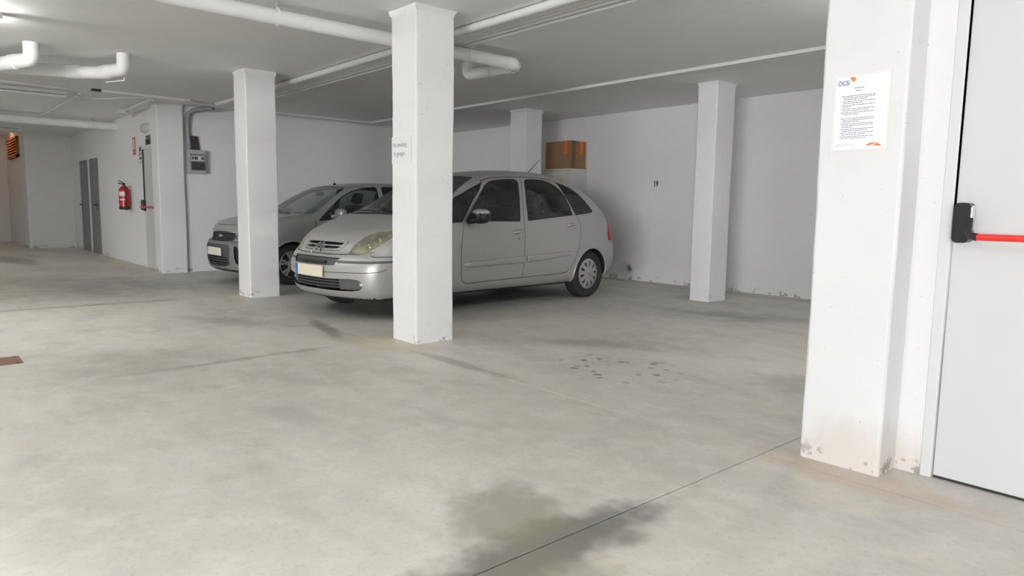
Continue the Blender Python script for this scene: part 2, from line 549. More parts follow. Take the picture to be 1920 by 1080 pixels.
struct('wall_alcove', MB().box(-24.4, -20.7, 2.36, 2.56, 0, 3.3), 'wall')
struct('wall_end', MB().box(-24.6, -24.2, -3.7, 2.36, 0, 3.3), 'wall')
struct('wall_lane', MB().box(-24.4, -9.0, -3.7, -3.5, 0, 3.2), 'wall')
struct('wall_hall', MB().box(-9.2, -9.0, -16.0, -3.7, 0, CEIL), 'wall')
struct('wall_near', MB().box(14.2, 14.4, -16.0, 3.33, 0, CEIL), 'wall')
struct('wall_added_gate', MB().box(-9.2, ADDED_GATE[0], -16.2, -16.0, 0, CEIL).box(ADDED_GATE[1], 14.4, -16.2, -16.0, 0, CEIL).box(ADDED_GATE[0], ADDED_GATE[1], -16.2, -16.0, ADDED_GATE[3], CEIL), 'wall')  # unseen wall, left open for the added light
struct('wall_side', MB().box(-1.2, -1.0, 3.53, YB, 0, CEIL), 'wall')
struct('wall_door', MB().box(-1.30, -1.035, 3.33, 3.53, 0, CEIL).box(0.055, 14.2, 3.33, 3.53, 0, CEIL).box(-1.035, 0.055, 3.33, 3.53, 2.13, CEIL), 'wall_door')

# ------------------------------------------------------------------ pillars
def pillar(x0, x1, y0, y1, label, mat='pillar', collar=0.009):
    cx, cy = (x0 + x1) / 2, (y0 + y1) / 2
    t = thing('concrete_pillar', (cx, cy, 0), label, 'pillar', 'white concrete pillars')
    rnd = random.Random(int(abs(x0 * 100)))
    m = MB()
    # shaft: rounded plan with slightly wavy plaster arrises
    ring = []
    b = 0.014
    for (px, py, a0) in ((x1 - b, y1 - b, 0), (x0 + b, y1 - b, 90), (x0 + b, y0 + b, 180), (x1 - b, y0 + b, 270)):
        for k in range(4):
            a = math.radians(a0 + 30 * k)
            ring.append((px + b * math.cos(a), py + b * math.sin(a)))
    nz = 28
    vs, fs = [], []
    n = len(ring)
    for i in range(nz + 1):
        z = CEIL * i / nz
        for q, (x, y) in enumerate(ring):
            w = 0.0022 * math.sin(z * 3.1 + q // 4 * 2.0 + x0) + rnd.uniform(-0.0012, 0.0012)
            dx, dy = (1 if x > cx else -1), (1 if y > cy else -1)
            vs.append((x + dx * w, y + dy * w, z))
    for i in range(nz):
        for q in range(n):
            fs.append((i * n + q, i * n + (q + 1) % n, (i + 1) * n + (q + 1) % n, (i + 1) * n + q))
    m.add(vs, fs)
    m.build('shaft', mat, t)
    # ragged plaster collar where the shaft meets the ceiling
    vs, fs = [], []
    ring2 = []
    c4 = [(x1, y1), (x0, y1), (x0, y0), (x1, y0)]
    for i in range(4):
        (ax, ay), (bx, by) = c4[i], c4[(i + 1) % 4]
        for k in range(14):
            ring2.append((ax + (bx - ax) * k / 14, ay + (by - ay) * k / 14, (ax + (bx - ax) * k / 14 - cx) / (x1 - x0) * 2, (ay + (by - ay) * k / 14 - cy) / (y1 - y0) * 2))
    n = len(ring2)
    for lev in range(3):
        for (x, y, ox, oy) in ring2:
            r = rnd.uniform(0.4, 1.1) * collar
            z = (CEIL - 0.05 + rnd.uniform(-0.012, 0.012), CEIL - 0.03, CEIL + 0.002)[lev]
            r = (0.0, r, r)[lev] - (0.004 if lev == 0 else 0)
            vs.append((x + (1 if ox > 0 else -1) * r * min(1, abs(ox)) ** 3, y + (1 if oy > 0 else -1) * r * min(1, abs(oy)) ** 3, z))
    for i in range(2):
        for q in range(n):
            fs.append((i * n + q, i * n + (q + 1) % n, (i + 1) * n + (q + 1) % n, (i + 1) * n + q))
    MB().add(vs, fs).build('plaster_collar', mat, t, angle=60)
    return t
pillar(-5.215, -4.845, 3.195, 3.575, 'large white pillar in front of the hatchback with a no smoking sheet', 'pillar', 0.014)
pillar(-8.905, -8.53, 3.20, 3.58, 'white pillar in front of the nose of the rear grey car')
pillar(-5.255, -4.97, 7.70, 8.10, 'white pillar standing alone near the wall numbered 19')
pillar(-8.87, -8.50, 7.70, 8.08, 'white pillar behind the hatchback, beside the cardboard box')
pillar(-12.73, -12.35, 3.20, 3.60, 'white pillar between the exit door and the grey meter box')
pillar(-1.495, -1.138, 3.146, 3.53, 'nearest white pillar beside the door, with the printed notice', 'pillar_near')

# ------------------------------------------------------------------ doors
def door_near():
    t = tag(empty('door_1', (-0.49, 3.33, 0)), 'white metal fire door with a red push bar', kind='structure')
    y = 3.33
    MB().box(-1.035, -0.99, y - 0.004, y + 0.10, 0, 2.13, 0.004).box(0.01, 0.055, y - 0.004, y + 0.10, 0, 2.13, 0.004).box(-0.99, 0.01, y - 0.004, y + 0.10, 2.085, 2.13, 0.004).build('door_frame', 'frame', t)
    MB().box(-0.986, 0.006, y + 0.012, y + 0.062, 0.012, 2.08, 0.003).build('leaf', 'door', t)
    MB().box(-0.985, 0.005, y + 0.02, y + 0.06, 0.0, 0.012).build('threshold_gap', 'dark', t)
    for bx in (-0.944, -0.036):
        # lever housing: rounded block
        hb = MB()
        poly = []
        for (cx, cz, a0) in ((0.012, 0.060, 0), (-0.012, 0.060, 90), (-0.012, -0.068, 180), (0.012, -0.068, 270)):
            for k in range(5):
                a = math.radians(a0 + 22.5 * k)
                poly.append((bx + cx + 0.018 * math.cos(a), 1.118 + cz + 0.018 * math.sin(a)))
        hb.prism(poly, y + 0.012, y - 0.052)
        h = hb.build('lever_housing', 'black', t)
        sub('steel_insert', MB().box(bx + 0.0305, bx + 0.0315, y - 0.036, y + 0.004, 1.085, 1.185), 'chrome', h)
        s = 1 if bx < -0.5 else -1
        a = MB().tube([(bx + s * 0.022, y - 0.03, 1.13), (bx + s * 0.024, y - 0.045, 1.10), (bx + s * 0.03, y - 0.062, 1.076), (bx + s * 0.045, y - 0.075, 1.063), (bx + s * 0.068, y - 0.078, 1.058)], [0.016, 0.017, 0.017, 0.016, 0.0155], 14)
        sub('lever_arm', a, 'black', h)
    MB().tube([(-0.876, y - 0.078, 1.058), (-0.104, y - 0.078, 1.058)], 0.0135, 18).build('push_bar', 'red', t)
door_near()

def door_far(name, x0, x1, h, leaf_mat, label, gap_left=True):
    y = 3.32
    t = tag(empty(name, ((x0 + x1) / 2, y, 0)), label, kind='structure')
    MB().box(x0 - 0.05, x0, y - 0.012, y, 0, h + 0.05).box(x1, x1 + 0.05, y - 0.012, y, 0, h + 0.05).box(x0, x1, y - 0.012, y, h, h + 0.05).build('door_frame', 'frame' if leaf_mat == 'door' else 'grey_door', t)
    MB().box(x0 + 0.008, x1 - 0.008, y - 0.018, y - 0.001, 0.01, h - 0.006, 0.003).build('leaf', leaf_mat, t)
    return t
t = door_far('door_2', -13.66, -12.80, 2.08, 'door', 'white exit door beside the fire extinguisher')
MB().box(-13.67, -13.635, 3.285, 3.302, 1.0, 2.08).build('gap_shade_strip', 'dark', t)  # dark strip put in for the shaded gap along the leaf
h = MB().box(-13.70, -13.60, 3.235, 3.302, 1.02, 1.20, 0.015).build('lever_housing', 'black', t)
MB().tube([(-13.66, 3.22, 1.075), (-12.85, 3.22, 1.075)], 0.018, 10).build('push_bar', 'red', t)
MB().box(-12.90, -12.82, 3.24, 3.302, 1.02, 1.19, 0.015).build('lever_housing', 'black', t)
for nm, x0, lab in (('door_3', -19.40, 'grey metal service door nearest the far wall'), ('door_4', -18.28, 'grey metal service door nearest the fire extinguisher')):
    t = door_far(nm, x0, x0 + 0.74, 2.06, 'grey_door', lab)
    b = MB().box(x0 + 0.06 if nm == 'door_3' else x0 + 0.62, (x0 + 0.10) if nm == 'door_3' else x0 + 0.66, 3.292, 3.302, 0.98, 1.16, 0.003).build('lock_plate', 'black', t)
    hx = x0 + 0.08 if nm == 'door_3' else x0 + 0.64
    sg = 1 if nm == 'door_3' else -1
    sub('lever_handle', MB().tube([(hx, 3.295, 1.09), (hx, 3.25, 1.09), (hx + sg * 0.02, 3.24, 1.09), (hx + sg * 0.13, 3.24, 1.09)], 0.011, 8), 'black', b)

# ------------------------------------------------------------------ things on walls and pillars
def notice():
    y = 3.146 - 0.0035
    t = thing('notice_sheet', (-1.318, y, 1.43), 'printed white rules notice with orange logo taped to the nearest pillar', 'notice')
    MB().box(-1.437, -1.204, y, y + 0.0015, 1.418, 1.745).build('laminate', 'plastic_sheet', t)
    MB().box(-1.428, -1.214, y - 0.001, y, 1.427, 1.735).build('paper', 'paper', t)
    yy = y - 0.0012
    pl = lambda x, z: (lambda a, b, d: (x + a, yy + d * 0.1, z + b))
    text_mb('OCSi', 0.027, pl(-1.424, 1.700), 0.0008, 0.0005, 0.84).build('logo_lettering', 'ink_blue', t)
    MB().prism([(-1.376, 1.729), (-1.366, 1.732), (-1.350, 1.729), (-1.347, 1.721), (-1.353, 1.713), (-1.362, 1.712), (-1.366, 1.721)], yy, yy - 0.0004).build('logo_mark', 'ink_orange', t)
    MB().prism([(-1.287, 1.439), (-1.276, 1.446), (-1.262, 1.448), (-1.246, 1.446), (-1.258, 1.441), (-1.270, 1.437), (-1.284, 1.435)], yy, yy - 0.0004).prism([(-1.246, 1.446), (-1.234, 1.441), (-1.224, 1.434), (-1.240, 1.433), (-1.262, 1.434), (-1.252, 1.439)], yy, yy - 0.0004).build('footer_mark', 'ink_orange', t)
    rnd = random.Random(3)
    ink = MB()
    def line(x0, x1, z, h=0.0026):
        x = x0
        while x < x1 - 0.003:
            w = min(rnd.uniform(0.004, 0.016), x1 - x)
            ink.box(x, x + w, yy - 0.0003, yy, z - h / 2, z + h / 2)
            x += w + 0.0022
    line(-1.352, -1.312, 1.684, 0.0035)
    line(-1.346, -1.316, 1.673, 0.0035)
    z = 1.652
    for para, rows in enumerate(((3, 2, 2, 2, 2), (3, 3, 2, 2, 2))):
        for r in rows:
            for k in range(r):
                last = k == r - 1
                line(-1.396 + (0 if k else -0.008), -1.262 if not last else -1.396 + rnd.uniform(0.025, 0.11), z)
                z -= 0.0073
            z -= 0.0012
        z -= 0.009
    ink.build('printed_text', 'ink', t)
    ink = MB()
    rnd = random.Random(5)
    for k, e in enumerate((-1.33, -1.34, -1.40)):
        line(-1.424, e, 1.446 - k * 0.005, 0.0016)
    ink.build('footer_text', 'ink_soft', t)
notice()

def no_smoking():
    y = 3.195 - 0.004
    t = thing('no_smoking_sheet', (-5.06, y, 1.51), 'no smoking sheet on the left face of the large pillar', 'sign')
    MB().box(-5.208, -4.91, y, y + 0.0015, 1.508, 1.73, 0.0005).build('sheet', 'plastic_sheet', t)
    yy = y - 0.0006
    a = text_mb('No smoking', 0.052, lambda a, b, d: (-5.192 + a, yy + d * .1, 1.645 + b), 0.0008, 0.0004, 0.83)
    a.build('lettering', 'ink', t)
    a = text_mb('in garages', 0.052, lambda a, b, d: (-5.176 + a, yy + d * .1, 1.572 + b), 0.0008, 0.0004, 0.83)
    a.build('lettering', 'ink', t)
no_smoking()

o = text_mb('19', 0.118, lambda a, b, d: (-6.985 + a, YB - 0.0015 + d * .1, 1.538 + b), 0.001, 0.004, 0.8).build('bay_number', 'ink_black')
tag(o, 'black stencilled number 19 painted on the white bay wall', 'number')

# electric meter box on the back wall
def meter():
    x = XB
    t = thing('meter_box', (x, 3.79, 1.65), 'grey electric meter box on the back wall below a grey conduit', 'meter box')
    MB().box(x, x + 0.12, 3.645, 3.935, 1.65, 2.035, 0.008).build('body', 'meter', t)
    f = MB().box(x + 0.12, x + 0.126, 3.69, 3.918, 1.70, 1.965, 0.003).build('cover_frame', 'trim', t)
    MB().box(x + 0.126, x + 0.130, 3.70, 3.912, 1.712, 1.83, 0.002).build('smoked_window', 'meter_dark', t)
    g = MB().box(x + 0.126, x + 0.129, 3.70, 3.912, 1.85, 1.945, 0.002).build('breaker_strip', 'clear', t)
    for k, (a, w) in enumerate(((3.712, .022), (3.748, .05), (3.815, .03), (3.862, .034))):
        sub('breaker', MB().box(x + 0.129, x + 0.137, a, a + w, 1.875, 1.925, 0.002), ('ink_black', 'sign_dark', 'sign_white', 'sign_dark')[k], g)
meter()
p = MB().prism([(3.735, 2.268), (3.845, 2.268), (3.868, 2.045), (3.752, 2.045)], XB + 0.003, XB + 0.03, 'x').build('fuse_cover', 'meter_dark')
tag(p, 'small dark tilted plate on the wall above the meter box', 'plate')
def bend(pts, k=6, r=0.12):
    """round the corners of a polyline"""
    P = [Vector(p) for p in pts]
    out = [P[0]]
    for i in range(1, len(P) - 1):
        a, b = (P[i - 1] - P[i]), (P[i + 1] - P[i])
        rr = min(r, a.length * 0.48, b.length * 0.48)
        p0, p1 = P[i] + a.normalized() * rr, P[i] + b.normalized() * rr
        for j in range(k + 1):
            t = j / k
            out.append(p0.lerp(P[i], t).lerp(P[i].lerp(p1, t), t))
    out.append(P[-1])
    return out
o = MB().tube(bend([(XB + 0.04, 3.695, 2.037), (XB + 0.04, 3.68, 2.45), (XB + 0.05, 3.70, 2.66), (XB + 0.14, 3.90, 2.715), (XB + 0.3, 4.02, 2.72)], 8, 0.16), 0.034, 14).build('conduit_riser', 'grey_tube')
tag(o, 'thick grey conduit curving up from the meter box to the ceiling', 'conduit')

def extinguisher():
    c = (-14.72, 3.32 - 0.115)
    t = thing('fire_extinguisher', (c[0], c[1], 1.02), 'red fire extinguisher hung on the wall left of the exit door', 'extinguisher')
    b = MB().lathe([(0.088, 1.045), (0.092, 1.06), (0.092, 1.36), (0.086, 1.40), (0.062, 1.435), (0.03, 1.455), (0.028, 1.47), (0.0, 1.47)], (c[0], c[1], 0), 'z', 28).build('cylinder', 'ext_red', t)
    MB().lathe([(0.0, 1.018), (0.088, 1.018), (0.094, 1.03), (0.094, 1.075), (0.09, 1.08)], (c[0], c[1], 0), 'z', 28).build('base_ring', 'black', t)
    def lab(z0, z1, a0, a1, nm):
        vs, fs = [], []
        n = 8
        for i in range(n + 1):
            a = math.radians(a0 + (a1 - a0) * i / n)
            for z in (z0, z1):
                vs.append((c[0] + 0.0935 * math.cos(a), c[1] + 0.0935 * math.sin(a), z))
        for i in range(n): fs.append((2 * i, 2 * i + 2, 2 * i + 3, 2 * i + 1))
        sub(nm, MB().add(vs, fs), 'sign_white', b)
    lab(1.27, 1.35, -75, -5, 'label_sticker')
    lab(1.19, 1.215, -65, -5, 'label_sticker')
    MB().lathe([(0.022, 1.46), (0.024, 1.50), (0.014, 1.515), (0, 1.515)], (c[0], c[1], 0), 'z', 14).tube([(c[0], c[1], 1.49), (c[0] + 0.02, c[1] - 0.10, 1.505)], 0.010, 8).tube([(c[0], c[1], 1.51), (c[0] + 0.02, c[1] - 0.09, 1.555)], 0.009, 8).build('valve', 'black', t)
    MB().tube(bend([(c[0] + 0.02, c[1], 1.475), (c[0] + 0.10, c[1] + 0.0, 1.44), (c[0] + 0.118, c[1], 1.25), (c[0] + 0.116, c[1], 1.0)], 5, 0.05), 0.011, 10).build('hose', 'black', t)
    MB().box(c[0] - 0.02, c[0] + 0.02, c[1] + 0.02, 3.32, 1.40, 1.46).build('bracket', 'steel', t)
extinguisher()

def wall_sign(name, x0, x1, z0, z1, mat, label, blocks):
    y = 3.32
    t = thing(name, ((x0 + x1) / 2, y, z0), label, 'sign')
    MB().box(x0, x1, y - 0.006, y, z0, z1).build('panel', mat, t)
    for (a0, a1, b0, b1, m) in blocks:
        w, h = x1 - x0, z1 - z0
        MB().box(x0 + a0 * w, x0 + a1 * w, y - 0.0075, y - 0.006, z0 + b0 * h, z0 + b1 * h).build('print', m, t)
wall_sign('extinguisher_sign', -14.41, -14.23, 2.02, 2.335, 'sign_red', 'narrow red sign above the fire extinguisher', [(0.25, 0.75, 0.30, 0.90, 'sign_white'), (0.2, 0.8, 0.14, 0.18, 'sign_white')])
wall_sign('safety_sign', -13.99, -13.81, 1.83, 2.15, 'sign_white', 'narrow black and white sign left of the exit door', [(0.1, 0.9, 0.72, 0.97, 'sign_dark'), (0.15, 0.4, 0.48, 0.66, 'sign_dark'), (0.55, 0.85, 0.50, 0.66, 'ink'), (0.1, 0.9, 0.28, 0.42, 'sign_dark'), (0.15, 0.85, 0.06, 0.20, 'ink_soft')])
wall_sign('exit_sign', -13.52, -13.20, 2.15, 2.315, 'sign_green', 'small green and dark exit sign above the exit door', [(0.0, 1.0, 0.0, 0.62, 'sign_dark'), (0.40, 0.60, 0.12, 0.45, 'sign_white'), (0.2, 0.8, 0.72, 0.9, 'sign_dark')])
t = thing('emergency_light', (-13.48, 3.32, 2.36), 'oval white emergency light on the wall above the exit sign', 'light')
MB().ellipsoid((-13.48, 3.32, 2.44), (0.24, 0.07, 0.085), 24, 10, 0.8).build('diffuser', 'clear', t)
MB().box(-13.70, -13.26, 3.30, 3.32, 2.375, 2.505, 0.01).build('base', 'meter', t)

# louvred vent and warm lamp in the alcove
t = thing('louvre_vent', (-22.4, 2.36, 2.25), 'rust coloured louvred vent high in the far alcove, orange glow painted on its slats', 'vent')
x0, x1, z0, z1 = -23.3, -21.45, 2.25, 2.76
MB().box(x0, x1, 2.30, 2.36, z0, z0 + 0.05).box(x0, x1, 2.30, 2.36, z1 - 0.04, z1).box(x0, x0 + 0.06, 2.30, 2.36, z0, z1).box(x1 - 0.06, x1, 2.30, 2.36, z0, z1).build('vent_frame', 'vent', t)
MB().box(x0, x1, 2.35, 2.36, z0, z1).build('back_plate', 'dark', t)
for k in range(6):
    z = z0 + 0.065 + k * 0.068
    MB().add([(x0 + .06, 2.30, z), (x1 - .06, 2.30, z), (x1 - .06, 2.335, z + .018), (x0 + .06, 2.335, z + .018), (x0 + .06, 2.30, z + .03), (x1 - .06, 2.30, z + .03), (x1 - .06, 2.335, z + .048), (x0 + .06, 2.335, z + .048)], [(0, 1, 2, 3), (7, 6, 5, 4), (0, 4, 5, 1), (2, 6, 7, 3), (1, 5, 6, 2), (0, 3, 7, 4)]).build('slat', 'slat_glow_paint', t)
t = thing('warm_bulkhead_lamp', (-22.7, 1.97, 2.80), 'warm orange bulkhead lamp on the ceiling of the far alcove', 'lamp')
MB().lathe([(0.0, 2.96), (0.15, 2.96), (0.15, 2.93), (0.13, 2.92), (0.0, 2.92)], (-22.7, 1.97, 0), 'z', 24).build('base', 'housing', t)
MB().ellipsoid((-22.7, 1.97, 2.92), (0.13, 0.13, 0.10), 20, 10, 0.9).build('diffuser', 'warm', t)

# ------------------------------------------------------------------ ceiling services
def lamp(x, y0, y1, tube, label):
    t = thing('fluorescent_lamp', (x, (y0 + y1) / 2, CEIL - 0.12), label, 'lamp', 'ceiling batten lamps')
    MB().box(x - 0.05, x + 0.05, y0, y1, CEIL - 0.055, CEIL, 0.006).build('housing', 'housing', t)
    for s in (-1, 1):
        MB().tube([(x + s * 0.03, y0 + 0.05, CEIL - 0.085), (x + s * 0.03, y1 - 0.05, CEIL - 0.085)], 0.013, 12).build('tube', tube, t)
        for ye in (y0 + 0.03, y1 - 0.05):
            MB().box(x + s * 0.03 - 0.014, x + s * 0.03 + 0.014, ye, ye + 0.02, CEIL - 0.10, CEIL - 0.05, 0.003).build('lamp_holder', 'frame', t)
lamp(-7.66, -0.72, 0.78, 'tube_far', 'lit fluorescent lamp glaring at the top left edge of the ceiling')
lamp(-1.9, 4.8, 6.3, 'tube_bay_fill', 'unseen fluorescent lamp added on the bay ceiling behind the nearest pillar')  # added lamp, out of view, brightens the bay
lamp(-1.35, -0.7, 0.8, 'tube_near', 'lit fluorescent lamp on the ceiling over the lane near the door')
lamp(-15.8, -2.6, -1.1, 'tube_far', 'unseen fluorescent lamp added on the ceiling at the far end of the lane')  # added lamp outside the frame, lifts the dark far wall
lamp(-12.21, 0.48, 1.98, 'tube_off', 'unlit batten lamp on the ceiling left of the exit door')
lamp(-18.65, 0.64, 2.14, 'tube_off', 'unlit batten lamp on the ceiling near the far alcove')

def pvc(name, pts, r, label, group=None, couplings=(), hangers=()):
    t = thing(name, pts[0], label, 'pipe', group)
    path = bend(pts, 8, 0.13)
    MB().tube(path, r, 22).build('pipe', 'pvc', t)
    for (a, b) in couplings:
        MB().tube([a, b], r * 1.10, 22).build('coupling', 'pvc', t)
    for (x, y, z, ax) in hangers:
        ring = []
        for k in range(20):
            a = 2 * PI * k / 20
            ring.append((x + (r + 0.004) * math.cos(a), y, z + (r + 0.004) * math.sin(a)) if ax == 'y' else (x, y + (r + 0.004) * math.cos(a), z + (r + 0.004) * math.sin(a)))
        c = MB().tube(ring, 0.006, 6, closed=True).build('clamp', 'pvc', t)
        sub('hanger_rod', MB().tube([(x, y, z + r), (x, y, CEIL)], 0.005, 6), 'steel', c)
    return t
ZP = 2.635
pvc('drain_pipe', [(-5.62, -15.9, ZP + 0.02), (-5.60, 4.98, ZP), (-6.40, 4.91, ZP - 0.005), (-6.40, 4.91, CEIL - .002)], 0.062, 'long white drain pipe passing behind the large pillar and doubling back',
    couplings=[((-5.60, 4.80, ZP), (-5.60, 4.90, ZP)), ((-5.70, 4.973, ZP), (-5.78, 4.966, ZP))],
    hangers=[(-5.61, 2.38, ZP + 0.008, 'y'), (-5.60, 4.28, ZP, 'y'), (-6.0, 4.945, ZP, 'x')])
pvc('drain_elbow', [(-8.80, 1.125, CEIL - .002), (-8.80, 1.125, 2.59), (-9.40, 0.90, 2.59), (-9.75, 0.30, 2.59), (-9.9, -1.2, 2.59)], 0.074, 'white drain pipe elbow turning down beside the glaring lamp', 'white drain elbows', couplings=[((-9.06, 1.03, 2.59), (-9.16, 0.99, 2.59))])
pvc('drain_elbow', [(-8.70, 1.95, CEIL - .002), (-8.70, 1.95, 2.595), (-9.22, 1.80, 2.60), (-9.55, 1.10, 2.60), (-10.0, 0.1, 2.60), (-10.2, -1.4, 2.6)], 0.070, 'white drain pipe elbow right of the other elbow, above the grey car', 'white drain elbows', couplings=[((-9.02, 1.86, 2.60), (-9.12, 1.83, 2.60)), ((-9.30, 1.64, 2.60), (-9.36, 1.51, 2.60))])
pvc('drain_pipe', [(-15.62, -3.5, 2.64), (-15.62, 3.34, 2.625)], 0.075, 'white drain pipe crossing below the ceiling before the far wall', hangers=[(-15.62, 2.9, 2.627, 'y')])

t = thing('cable_trunking', (-11.65, 2.2, CEIL - 0.03), 'white cable trunking running round the ceiling above both cars', 'trunking')
def strip(pts, w, z0, z1):
    m = MB()
    n = len(pts)
    L, Rr = [], []
    for i in range(n):
        a = Vector(pts[max(i - 1, 0)]); b = Vector(pts[min(i + 1, n - 1)])
        p = Vector(pts[i])
        d0 = (p - a).normalized() if i else (b - p).normalized()
        d1 = (b - p).normalized() if i < n - 1 else d0
        nn = Vector((-(d0 + d1).y, (d0 + d1).x)).normalized()
        k = w / 2 / max(0.3, nn.dot(Vector((-d0.y, d0.x))))
        L.append(p + nn * k); Rr.append(p - nn * k)
    vs = [(p.x, p.y, z) for z in (z0, z1) for p in L + Rr]
    fs = []
    for i in range(n - 1):
        a, b, c, d = i, i + 1, n + i + 1, n + i
        o = 2 * n
        fs += [(a, b, c, d), (a + o, d + o, c + o, b + o), (a, a + o, b + o, b), (d, c, c + o, d + o)]
    fs += [(0, n, 3 * n, 2 * n), (n - 1, 3 * n - 1, 4 * n - 1, 2 * n - 1)]
    return m.add(vs, fs)
strip([(-11.66, 2.30), (-11.66, 3.50), (-11.95, 3.85), (-12.05, 4.30), (-12.02, 6.92), (-9.3, 6.90), (-1.2, 6.84)], 0.065, CEIL - 0.037, CEIL - 0.002).build('channel', 'conduit', t)
strip([(-11.66, 2.18), (-11.66, 2.30)], 0.05, CEIL - 0.032, CEIL - 0.002).build('cut_cable_end', 'dark', t)
for (x, y) in ((-11.8, 6.92), (-11.3, 6.917), (-11.66, 2.9)):
    MB().box(x - 0.045, x + 0.045, y - 0.045, y + 0.045, CEIL - 0.042, CEIL - 0.002, 0.004).build('clip', 'conduit', t)

names = ['first conduit of the ceiling bundle, thick and nearest the lane', 'second conduit of the ceiling bundle, thin, from the lane', 'third conduit of the ceiling bundle, thin, from the lane', 'fourth conduit of the ceiling bundle, thin, from the lane', 'fifth conduit of the ceiling bundle, thin, from the lane', 'last conduit of the ceiling bundle, nearest the bay wall']
for k, (y, r) in enumerate(((3.90, 0.034), (3.985, 0.024), (4.05, 0.022), (4.115, 0.022), (4.18, 0.024), (4.265, 0.026))):
    o = MB().tube([(-11.6, y, CEIL - r - 0.004), (-1.2, y, CEIL - r - 0.004)], r, 12).build('ceiling_conduit', 'conduit')
    tag(o, names[k], 'conduit', 'bundle of ceiling conduits')
o = MB().tube([(-16.0, 2.12, CEIL - 0.02), (-12.3, 2.14, CEIL - 0.02)], 0.02, 10).build('ceiling_conduit', 'conduit')
tag(o, 'single conduit on the ceiling before the far white pipe', 'conduit')
t = thing('ceiling_conduit', (-12.9, 3.04, CEIL - 0.03), 'conduit with junction box along the ceiling above the exit door', 'conduit')
MB().tube([(-11.9, 3.03, CEIL - 0.03), (-13.7, 3.04, CEIL - 0.03)], 0.022, 10).build('pipe', 'conduit', t)
MB().box(-14.0, -13.7, 2.97, 3.11, CEIL - 0.08, CEIL, 0.01).build('junction_box', 'frame', t)
o = MB().tube(bend([(-11.75, -1.0, CEIL - .012), (-11.75, 1.15, CEIL - .012), (-11.83, 1.95, CEIL - .02), (-12.3, 2.16, CEIL - .05), (-12.33, 2.45, CEIL - .05), (-12.0, 2.75, CEIL - .02), (-11.9, 3.03, CEIL - .02)], 6, 0.2), 0.009, 8).build('loose_cable', 'conduit')
tag(o, 'thin loose cable sagging along the ceiling by the unlit lamp', 'cable')
t = thing('wire_bracket', (-8.9, 1.95, 2.5), 'thin white wire bracket below the right drain elbow', 'bracket')
MB().tube([(-8.80, 1.97, 2.49), (-9.15, 1.86, 2.50)], 0.006, 6).tube([(-8.80, 1.97, 2.49), (-8.80, 1.97, 2.52)], 0.006, 6).build('wire', 'pvc', t)

# ------------------------------------------------------------------ cabinet, box, floor plate
XR, YC = -8.44, 8.70
t = thing('storage_cabinet', (-8.78, 8.9, 0), 'tall cream cabinet against the bay wall under the cardboard box', 'cabinet')
MB().box(-9.12, XR, YC + 0.02, YB - 0.004, 0.02, 1.83, 0.004).build('body', 'cab_side', t)
for k, (a, b) in enumerate(((-9.115, -8.79), (-8.782, -8.445))):
    d = MB().box(a, b, YC, YC + 0.019, 0.06, 1.80, 0.003).build('cabinet_door', 'cab', t)
    hx = -8.82 if k == 0 else -8.755
    sub('knob', MB().ellipsoid((hx, YC - 0.012, 0.95), (0.013, 0.014, 0.013), 12, 8), 'steel', d)
MB().box(-9.13, XR + 0.006, YC - 0.012, YB - 0.004, 1.83, 1.852, 0.004).build('top_board', 'cab', t)
bx0, bx1, by0, by1, bz0, bz1 = -9.06, -8.45, 8.71, 9.09, 1.853, 2.325
t = thing('cardboard_box', (-8.75, 8.9, 1.852), 'brown cardboard box with orange tape on top of the cabinet', 'box')
MB().box(bx0, bx1, by0, by1, bz0, bz1 - 0.004, 0.004).build('carton', 'card', t)
for (a, b) in ((by0, 8.897), (8.903, by1)):
    MB().box(bx0 + .002, bx1 - .002, a, b, bz1 - 0.004, bz1).build('flap', 'card', t)
MB().box(-8.60, -8.53, by0 - 0.0015, by0, 2.10, bz1).build('orange_tape', 'tape_orange', t)
MB().box(bx1, bx1 + 0.0015, 8.94, 9.02, 2.10, bz1).build('orange_tape', 'tape_orange', t)
MB().box(bx1, bx1 + 0.0012, 8.735, 8.83, bz0 + .003, bz1 - .004).build('brown_tape', 'tape', t)
t = thing('floor_plate', (-6.05, 0.50, 0), 'small rusty metal plate set in the floor at the left edge', 'floor plate')
MB().box(-6.20, -5.92, 0.20, 0.60, 0.0, 0.006, 0.002).build('plate', 'rust', t)
for (x, y) in ((-6.17, 0.57), (-5.95, 0.57), (-6.17, 0.23), (-5.95, 0.23)):
    MB().lathe([(0.009, 0.006), (0.009, 0.009), (0, 0.010)], (x, y, 0), 'z', 8).build('screw', 'dark', t)

# ------------------------------------------------------------------ cars
# A car body is one smooth closed surface F(u, v, z) = 0 (u from nose to tail, v across, z up): the side outline
# swept across, met by the cross-section. Panels, panes and lamps are cut out of that surface.
def hermite(pts):
    xs = np.array([p[0] for p in pts], float); ys = np.array([p[1] for p in pts], float)
    d = np.diff(ys) / np.diff(xs)
    m = np.zeros(len(xs))
    hh = np.diff(xs)
    m[1:-1] = (d[:-1] * hh[1:] + d[1:] * hh[:-1]) / (xs[2:] - xs[:-2])
    m[0], m[-1] = d[0], d[-1]
    def f(x):
        x = np.clip(x, xs[0], xs[-1])
        i = np.clip(np.searchsorted(xs, x) - 1, 0, len(xs) - 2)
        h = xs[i + 1] - xs[i]; t = (x - xs[i]) / h; t2 = t * t; t3 = t2 * t
        return (2 * t3 - 3 * t2 + 1) * ys[i] + (t3 - 2 * t2 + t) * h * m[i] + (-2 * t3 + 3 * t2) * ys[i + 1] + (t3 - t2) * h * m[i + 1]
    return f

